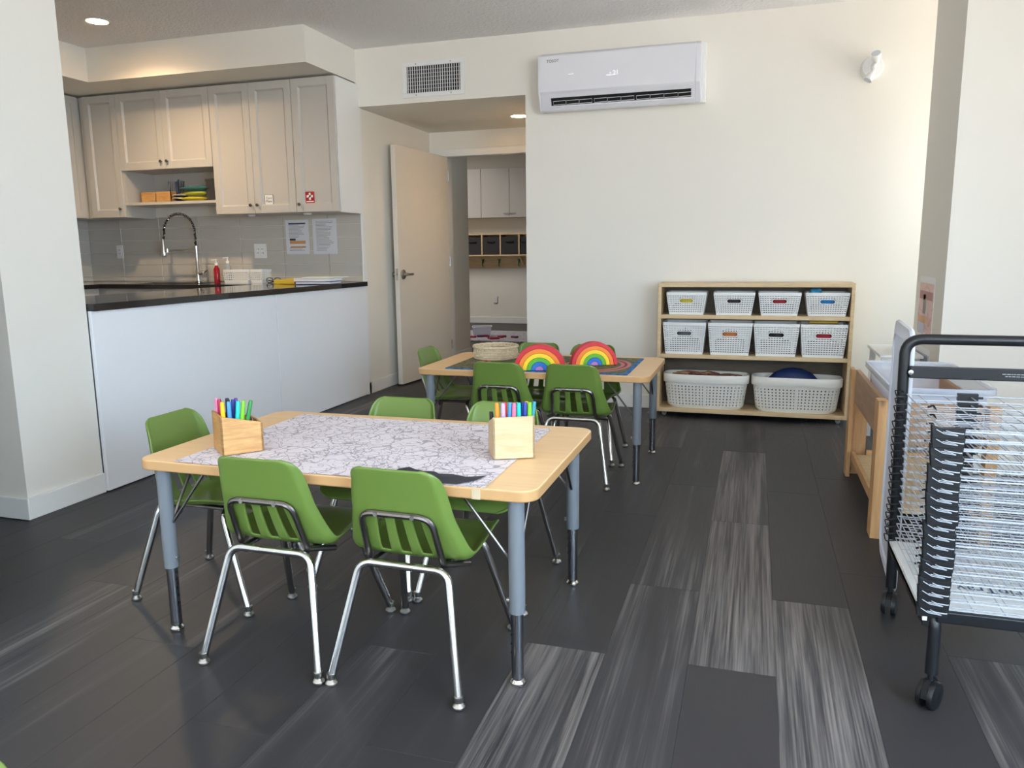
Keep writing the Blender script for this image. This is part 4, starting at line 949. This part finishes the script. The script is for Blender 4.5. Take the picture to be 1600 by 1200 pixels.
def bulk(name, label, cat, loc, sx, sy, sz, mat, seed=1, rough=.25, ex=.7):
    random.seed(seed); m = MB(); n1, n2 = 18, 10; vs = []
    ph = [random.random()*6 for _ in range(6)]
    for j in range(n2+1):
        for i in range(n1):
            a = 2*PI*i/n1; b = -PI/2+PI*j/n2; e = ex; f = 1+rough*.5*(math.sin(3*a+ph[0]+2*b)+math.sin(5*a+ph[1])*.5*math.cos(3*b+ph[2]))
            x = math.cos(a)*math.cos(b); y = math.sin(a)*math.cos(b)
            vs.append((math.copysign(abs(x)**e, x)*sx*f, math.copysign(abs(y)**e, y)*sy*f, sz*(math.copysign(abs(math.sin(b))**ex, math.sin(b))*f+1)))
    m.add(vs, [(j*n1+i, j*n1+(i+1) % n1, (j+1)*n1+(i+1) % n1, (j+1)*n1+i) for j in range(n2) for i in range(n1)])
    o = m.build(name, mat, angle=180); o.location = loc; return tag(o, label, cat)
fill = [(-.438, zt, (206, 190, 60), 'yellow cloth bundle inside the first top basket', .052), (-.127, zt, (60, 54, 54), 'dark cloth bundle inside the second top basket', .052), (.160, zt, (160, 44, 52), 'red cloth bundle inside the third top basket', .052), (.452, zt, (46, 130, 190), 'blue cloth bundle inside the right top basket', .058),
        (-.447, zm, (96, 96, 102), 'grey cloth bundle inside the first middle basket', .078), (-.146, zm, (200, 120, 60), 'orange cloth bundle inside the second middle basket', .078), (.148, zm, (40, 36, 36), 'black cloth bundle inside the third middle basket', .078), (.441, zm, (168, 46, 60), 'red cloth bundle inside the right middle basket', .078)]
for k, (x, z, c, lab, sz) in enumerate(fill):
    hb = .052 if z == zt else .078; hz = hb*1.42+.004
    bulk('dark_cloth_and_fill', lab.replace(lab.split(' cloth')[0], 'added dark').replace('inside', 'shading the lower half of'), 'cloth', (x, 5.475, z+.004), .098, .082, hb*.62, M['dark_cloth_and_fill'], k, .05, .3)  # filler added so the holes show a dark basket inside
    bulk('cloth_bundle', lab, 'cloth', (x, 5.432, z+.006+hb*1.22), .052, .046, .026 if z == zt else .034, plain('bundle_%d' % k, lin(*c), .8), k, .12, .6)
bulk('blue_toy_bag', 'light blue crumpled bag poking out of the right top basket', 'bag', (.38, 5.45, zt+.125), .036, .04, .026, colour('light_blue_bag', 70, 160, 205), 21)
t = thing('yellow_box', 'flat yellow item lying across the right middle basket', 'toy', (.44, 5.48, zm+.2185)); MB().box(-.09, .09, -.06, .06, 0, .018).build('body', colour('yellow_item', 196, 166, 44), t, bevel=.006)
def laundry(x, label):
    t = thing('oval_basket', label, 'basket', (x, 5.47, zb), 0, 'large oval baskets on the bottom shelf')
    A0, B0, A1, B1_, h = .252, .092, .276, .108, .185
    def sup(a, A, B): c, s = math.cos(a), math.sin(a); e = .55; return math.copysign(abs(c)**e, c)*A, math.copysign(abs(s)**e, s)*B
    dense = [2*PI*i/720 for i in range(721)]; cum = [0]
    for i in range(720): cum.append(cum[-1]+math.dist(sup(dense[i], A0, B0), sup(dense[i+1], A0, B0)))
    def warp(u):
        t_ = (u % 1)*cum[-1]; lo = 0; hi = 720
        while hi-lo > 1:
            md = (lo+hi)//2
            if cum[md] <= t_: lo = md
            else: hi = md
        return dense[lo]+(dense[hi]-dense[lo])*(t_-cum[lo])/max(1e-9, cum[hi]-cum[lo])
    def P(u, v):
        a = warp(u); x_, y_ = sup(a, A0+(A1-A0)*v, B0+(B1_-B0)*v); k = min(1, v/.14); k = .93+.07*math.sqrt(max(0, 1-(1-k)**2)); return Vector((x_*k, y_*k, v*h))
    m = MB(); perforated(m, P, 56, 9, .34, .40, None, lambda i, j: 1 <= j <= 7)
    fl = [P(i/56, 0) for i in range(56)]; m.add(fl, [tuple(range(56))])
    m.build('basket_body', M['cream_plastic'], t, solid=.0035, merge=True, smooth=False)
    r = MB(); n = 72; rings = []
    for (dx, z) in ((.0, h-.004), (.010, h-.006), (.012, h), (.014, h+.045), (.008, h+.052), (.0, h+.050), (-.001, h)):
        rings.append([(lambda q: (q[0], q[1], z))(sup(2*PI*i/n, A1+dx, B1_+dx)) for i in range(n)])
    vs = [p for q in rings for p in q]; r.add(vs, [(k*n+i, k*n+(i+1) % n, (k+1)*n+(i+1) % n, (k+1)*n+i) for k in range(len(rings)-1) for i in range(n)])
    r.build('rim_band', M['cream_plastic'], t, angle=50)
    return t
laundry(-.298, 'large oval cream plastic basket of sticks, left on the bottom shelf')
laundry(.292, 'large oval cream plastic basket holding a navy dome, right on the bottom shelf')
bulk('driftwood_fill', 'brown craft material filling the left oval basket', 'craft material', (-.298, 5.47, zb+.02), .20, .072, .10, plain('brown_fill', lin(120, 88, 72), .8), 31, .1)
bulk('dark_cloth_and_fill', 'added dark cloth shading the right oval basket under the navy dome', 'cloth', (.292, 5.47, zb+.01), .225, .078, .075, M['dark_cloth_and_fill'], 33, .04, .5)  # filler added to darken the holes of the right oval basket
random.seed(11)
for k in range(26):
    x = -.298+random.uniform(-.19, .19); a = random.uniform(-.6, .6); L = random.uniform(.06, .12)
    c = random.choice([(126, 84, 66), (150, 108, 82), (98, 64, 54), (176, 140, 98), (120, 60, 60)])
    s = thing('stick', 'short brown stick in the left oval basket', 'stick', (x, 5.47+random.uniform(-.05, .04), zb+.225+.012*random.random()), a, 'sticks in the left oval basket')
    MB().tube([(-L/2, 0, 0), (0, .004, .004), (L/2, 0, 0)], [.006, .007, .005], 6).build('twig', colour('twig_%d_%d' % (c[0], c[1]), *c, .8), s)
b = tag(MB().lathe([(.0, .135), (.05, .128), (.10, .10), (.14, .05), (.155, 0), (.150, 0), (.0, .12)], 28).build('navy_dome', colour('navy_dome', 28, 48, 96)), 'navy blue dome-shaped hat standing up in the right oval basket', 'hat')
b.scale = (1.2, .5, 1); b.location = (.27, 5.47, zb+.158)
MB().tube([(.156*math.cos(2*PI*i/28), .156*math.sin(2*PI*i/28), 0) for i in range(28)], .004, 6, closed=True).build('brim', colour('navy_dome', 28, 48, 96), b)

# ------------------------------------------------------------------ sand table by the column
st_ = thing('sensory_table', 'pine sensory table frame holding a clear plastic tub', 'table', (.72, 3.7, 0))
def pb(name, *b, mat='pine'): return MB().box(*b).build(name, M[mat], st_, world=True, smooth=False, bevel=.002, seg=1)
AX0, AX1, AY0, AY1, AZ = .488, .885, 3.235, 4.19, .55
pb('leg', AX0-.012, AX0+.008, AY1-.075, AY1+.012, 0, AZ); pb('leg', AX0+.008, AX0+.082, AY1-.008, AY1+.012, 0, AZ-.17)
pb('leg', AX0-.012, AX0+.028, AY0-.012, AY0+.075, 0, AZ+.005); pb('leg', AX0+.030, AX0+.062, AY0-.012, AY0+.026, 0, AZ+.003)
pb('leg', AX1-.03, AX1+.012, AY0-.012, AY0+.05, 0, AZ); pb('leg', AX1-.03, AX1+.012, AY1-.05, AY1+.012, 0, AZ)
pb('apron', AX0+.008, AX0+.028, AY0+.075, AY1-.075, AZ-.165, AZ, mat='apron'); pb('apron', AX1-.05, AX1-.031, AY0+.05, AY1-.05, AZ-.165, AZ, mat='apron')
pb('apron', AX0+.083, AX1-.05, AY1-.03, AY1-.01, AZ-.165, AZ, mat='apron'); pb('apron', AX0+.063, AX1-.05, AY0+.0, AY0+.02, AZ-.165, AZ, mat='apron')
pb('shelf_rail', AX0+.009, AX0+.027, AY0+.076, AY1-.076, .09, .135); pb('shelf_rail', AX0+.083, AX1-.04, AY1-.045, AY1-.028, .09, .135)
pb('lower_shelf', AX0+.028, AX1-.03, AY0+.03, AY1-.05, .10, .112, mat='birch')
tb_ = thing('plastic_tub', 'large clear plastic tub sitting in the pine sensory table', 'tub', (.70, 3.63, .40))
o0 = rrect(-.145, .145, -.37, .34, .05, 5); o1 = rrect(-.165, .165, -.385, .355, .055, 5)
m = MB(); n = len(o0); m.add([(x, y, 0) for x, y in o0]+[(x, y, .205) for x, y in o1], [tuple(range(n))]+[(i, (i+1) % n, n+(i+1) % n, n+i) for i in range(n)])
m.build('tub_body', M['clear'], tb_, solid=.003)
o2 = rrect(-.185, .185, -.405, .375, .06, 5)
r = MB(); r.add([(x, y, .205) for x, y in o1]+[(x, y, .212) for x, y in o2]+[(x, y, .190) for x, y in o2], [(i, (i+1) % n, n+(i+1) % n, n+i) for i in range(n)]+[(n+i, n+(i+1) % n, 2*n+(i+1) % n, 2*n+i) for i in range(n)])
r.build('rim', M['clear'], tb_, solid=.003)
bulk('terracotta_sand', 'orange brown sand lying in the clear tub', 'sand', (.70, 3.62, .405), .125, .31, .02, plain('orange_sand', lin(206, 152, 116), .9), 4, .05)['kind'] = 'stuff'
ld = thing('tub_lid', 'frosted plastic tub lid standing upright between sensory table and drying rack', 'lid', (.502, 3.115, 0), -1.625)
MB().prism(rrect(0, .46, .004, .885, .06, 6), -.006, .006, 'y').build('lid_panel', M['lid'], ld, bevel=.003)
MB().tube([(x, -.008, z) for x, z in rrect(.04, .42, .05, .84, .05, 5)], .006, 6, closed=True).build('ridge', M['lid'], ld)
MB().tube([(x, 0, z) for x, z in rrect(.005, .455, .010, .878, .058, 6)], .009, 6, closed=True).build('rim', M['lid'], ld)
lt = thing('side_bench', 'low white side table beside the column behind the sensory table', 'table', (.78, 4.85, 0))
MB().box(.672, .888, 4.62, 5.14, .545, .562).build('tabletop', M['white_paint'], lt, world=True, bevel=.003)
for x in (.70, .86):
    for y in (4.66, 5.10): MB().box(x-.015, x+.015, y-.015, y+.015, 0, .545).build('leg', M['white_paint'], lt, world=True, smooth=False)
# posters on the column
def poster(y0, y1, z0, z1, label, mat, bits):
    p = tag(MB().box(.9025, .9048, y0, y1, z0, z1).build('poster', M['paper'], smooth=False), label, 'poster')
    MB().box(.9015, .9025, y0+.015, y1-.015, z0+.02, z1-.035).build('picture', mat, p, smooth=False)
    for (a, b_, c, d_, mt) in bits:
        MB().box(.901, .9015, y0+(y1-y0)*a, y0+(y1-y0)*b_, z0+(z1-z0)*c, z0+(z1-z0)*d_).build('print_area', mt, p, smooth=False)
pA = poster_mat('red_poster', [(.3, lin(150, 84, 84)), (.5, lin(196, 140, 138)), (.65, lin(204, 150, 160)), (.75, lin(214, 160, 112))])
poster(4.56, 4.95, .655, .982, 'tall pinkish red poster on the left face of the column', pA, [(.08, .92, .62, .76, colour('poster_red', 150, 70, 76)), (.5, .66, .38, .70, colour('poster_grey', 96, 96, 96)), (.35, .45, .36, .60, colour('poster_pale', 206, 196, 196)), (.5, .92, .03, .22, colour('poster_blue', 186, 186, 206)), (.3, .95, .22, .34, colour('poster_orange', 206, 150, 100))])
pB = poster_mat('blue_poster', [(.3, lin(184, 188, 204)), (.55, lin(206, 206, 214)), (.7, lin(160, 160, 176))])
poster(4.56, 4.95, .29, .60, 'pale blue and grey poster below the red one on the column', pB, [(.1, .85, .72, .86, colour('poster_blue2', 120, 134, 170)), (.45, .7, .2, .6, colour('poster_peach', 206, 166, 146)), (.1, .36, .36, .6, colour('poster_slate', 126, 128, 140))])

# ------------------------------------------------------------------ drying rack
RX0, RX1, RY0, RY1 = .44, 1.12, 2.01, 2.535
rk = thing('drying_rack', 'black framed art drying rack with many white wire trays on casters', 'rack', (.78, 2.27, 0))
fr = fillet([(RX0+.005, RY1, .09), (RX0-.005, RY1, .872), (RX1+.005, RY1, .872), (RX1-.005, RY1, .09)], .05, 8)
MB().tube(fr, .0155, 14).build('end_frame', M['black_metal'], rk, world=True)
cb_ = MB().box(RX0+.01, RX1-.01, RY1-.018, RY1-.004, .757, .793).build('cross_plate', M['black_metal'], rk, world=True, smooth=False, bevel=.003)
for x in (RX0+.012, RX1-.012): MB().lathe([(.008, -.002), (.007, -.006), (0, -.007)], 12, (x, RY1-.0165, .775), 'y').build('bolt', M['steel'], cb_, world=True)
lm = MB(); random.seed(2)
for r_ in range(2):
    x = .69+.008*r_
    while x < .80: w = random.uniform(.004, .010); lm.box(x, x+w, RY1-.0188, RY1-.018, .7765-.0065*r_, .7783-.0065*r_); x += w+.002
lm.build('printed_caption', colour('caption_grey', 150, 152, 156), cb_, world=True, smooth=False)
MB().box(RX0+.02, RX1-.02, RY0-.012, RY0+.008, .232, .262).build('bottom_rail', M['black_metal'], rk, world=True, smooth=False, bevel=.003)
MB().box(RX0+.02, RX1-.02, RY1-.016, RY1+.0, .205, .24).build('bottom_rail', M['black_metal'], rk, world=True, smooth=False, bevel=.003)
MB().box(RX0-.012, RX0+.008, RY0, RY1-.012, .215, .245).build('side_rail', M['black_metal'], rk, world=True, smooth=False, bevel=.003)
MB().box(RX1-.008, RX1+.012, RY0, RY1-.012, .215, .245).build('side_rail', M['black_metal'], rk, world=True, smooth=False, bevel=.003)
for x in (RX0+.015, RX1-.015): MB().tube(fillet([(x-.016, RY0+.06, .265), (x+.004, RY0+.004, .235), (x+.003, RY0, .092)], .08, 10), .0150, 14).build('front_leg', M['black_metal'], rk, world=True)
for (x, y, a) in ((RX0+.018, RY0, -.6), (RX0+.005, RY1, -.3), (RX1-.01, RY0, .4), (RX1, RY1, .2)):
    R_ = Matrix.Translation((x, y, 0)) @ Matrix.Rotation(a, 4, 'Z')
    c = MB().cyl((0, 0, .070), (0, 0, .098), .007, 10).prism([(-.034, .034), (-.030, .058), (-.010, .074), (.018, .076), (.034, .058), (.036, .04), (.018, .046), (-.014, .046)], -.007, .007, 'x')
    c.v = [R_ @ v for v in c.v]; cc = c.build('caster', M['black'], rk, world=True)
    for sx in (-1, 1):
        w = MB().lathe([(0, sx*.020), (.019, sx*.022), (.034, sx*.020), (.036, sx*.015), (.036, sx*.008), (0, sx*.008)], 24, (0, 0, .036), 'x'); w.v = [R_ @ v for v in w.v]; w.build('wheel', M['black'], cc, world=True)
# white drip tray below
dt_ = MB().box(RX0-.002, RX1-.01, RY0+.01, RY1-.02, .246, .249).box(RX0-.012, RX0-.002, RY0-.006, RY1-.02, .232, .252).box(RX1-.01, RX1-.006, RY0+.01, RY1-.02, .236, .258)
dt_.build('drip_tray', M['paper'], rk, world=True, smooth=False)
text('tray_lettering', 'DripTray', .052, colour('tray_ink', 70, 90, 120), rk, Matrix.Translation((.64, 2.195, .2500)) @ Matrix.Rotation(PI, 4, 'Z'), .0003)
# wire trays
NT = 20
tw = MB(); wr = .0014
tx0, tx1, ty0, ty1 = RX0+.004, RX1-.004, RY0+.0, RY1-.03
for k in range(10):
    x = tx0+.03+(tx1-tx0-.06)*k/9; tw.tube([(x, ty0, 0), (x, ty1, 0)], wr, 4)
for k in range(6):
    y = ty0+.012+(ty1-ty0-.024)*k/5; tw.tube([(tx0, y, .003), (tx1, y, .003)], wr, 4)
tw.tube([(tx0, ty0, 0), (tx1, ty0, 0), (tx1, ty1, 0), (tx0, ty1, 0)], wr*1.5, 5, closed=True)
tw.tube(fillet([(tx0+.006, ty0, .0), (tx0-.004, ty0-.024, .006), (tx0+.006, ty0-.030, .004), (tx0+.034, ty0-.026, .0), (tx0+.036, ty0, 0)], .008, 3), wr, 5)
cl = MB()
cx0, cx1 = tx0-.034, tx0+.036
cl.prism([(cx0+.003, -.0135), (cx1, -.0135), (cx1+.002, .0122), (cx1-.014, .0122), (cx0+.022, .0105), (cx0+.010, .0135), (cx0, .019)], ty0-.022, ty0-.006, 'y')
cl2 = MB().box(.575, .628, RY1-.045, RY1-.032, -.010, .0105).box(.610, .640, RY1-.046, RY1-.034, -.004, .003)
sp_ = MB()
sp_.tube([(tx0-.012+.006*math.cos(2*PI*i/8), ty1+.012+.002*i, .002+.006*math.sin(2*PI*i/8)) for i in range(26)], .0016, 4)
sp_.tube(fillet([(tx0-.012, ty1+.012, .004), (tx0-.034, ty1-.002, .012), (tx0-.030, ty1-.02, -.006), (tx0-.002, ty1-.012, -.004)], .006, 3), .0018, 5)
hk = MB().tube(fillet([(tx0+.016, ty1-.21, .002), (tx0+.030, ty1-.21, .009), (tx0+.034, ty1-.225, -.003)], .006, 3), .0028, 5)
loop = MB().tube(fillet([(cx0+.010, ty0-.024, .008), (cx0+.026, ty0-.026, -.001), (cx1-.012, ty0-.026, -.005), (cx1-.022, ty0-.027, -.001), (cx0+.024, ty0-.025, .003)], .006, 3), .0011, 5)
tray0 = None
for k in range(NT):
    z = .262+.0236*k; off = random.uniform(-.0035, .0035) if k < NT-1 else 0
    if tray0 is None:
        tray0 = tw.build('wire_tray', M['wire'], rk); tray0.location = (0, 0, 0)
        pa = [cl.build('corner_clip', M['black'], tray0, bevel=.001, seg=1, smooth=False), cl2.build('edge_clip', M['black'], tray0, smooth=False), sp_.build('spring', M['black'], tray0), hk.build('hook', M['black'], tray0), loop.build('wire_loop', M['wire'], tray0)]
        tr = tray0
    else: tr = copy_tree(tray0, rk)
    tr.location = (off-rk.location.x, -rk.location.y+random.uniform(-.003, .003), z)
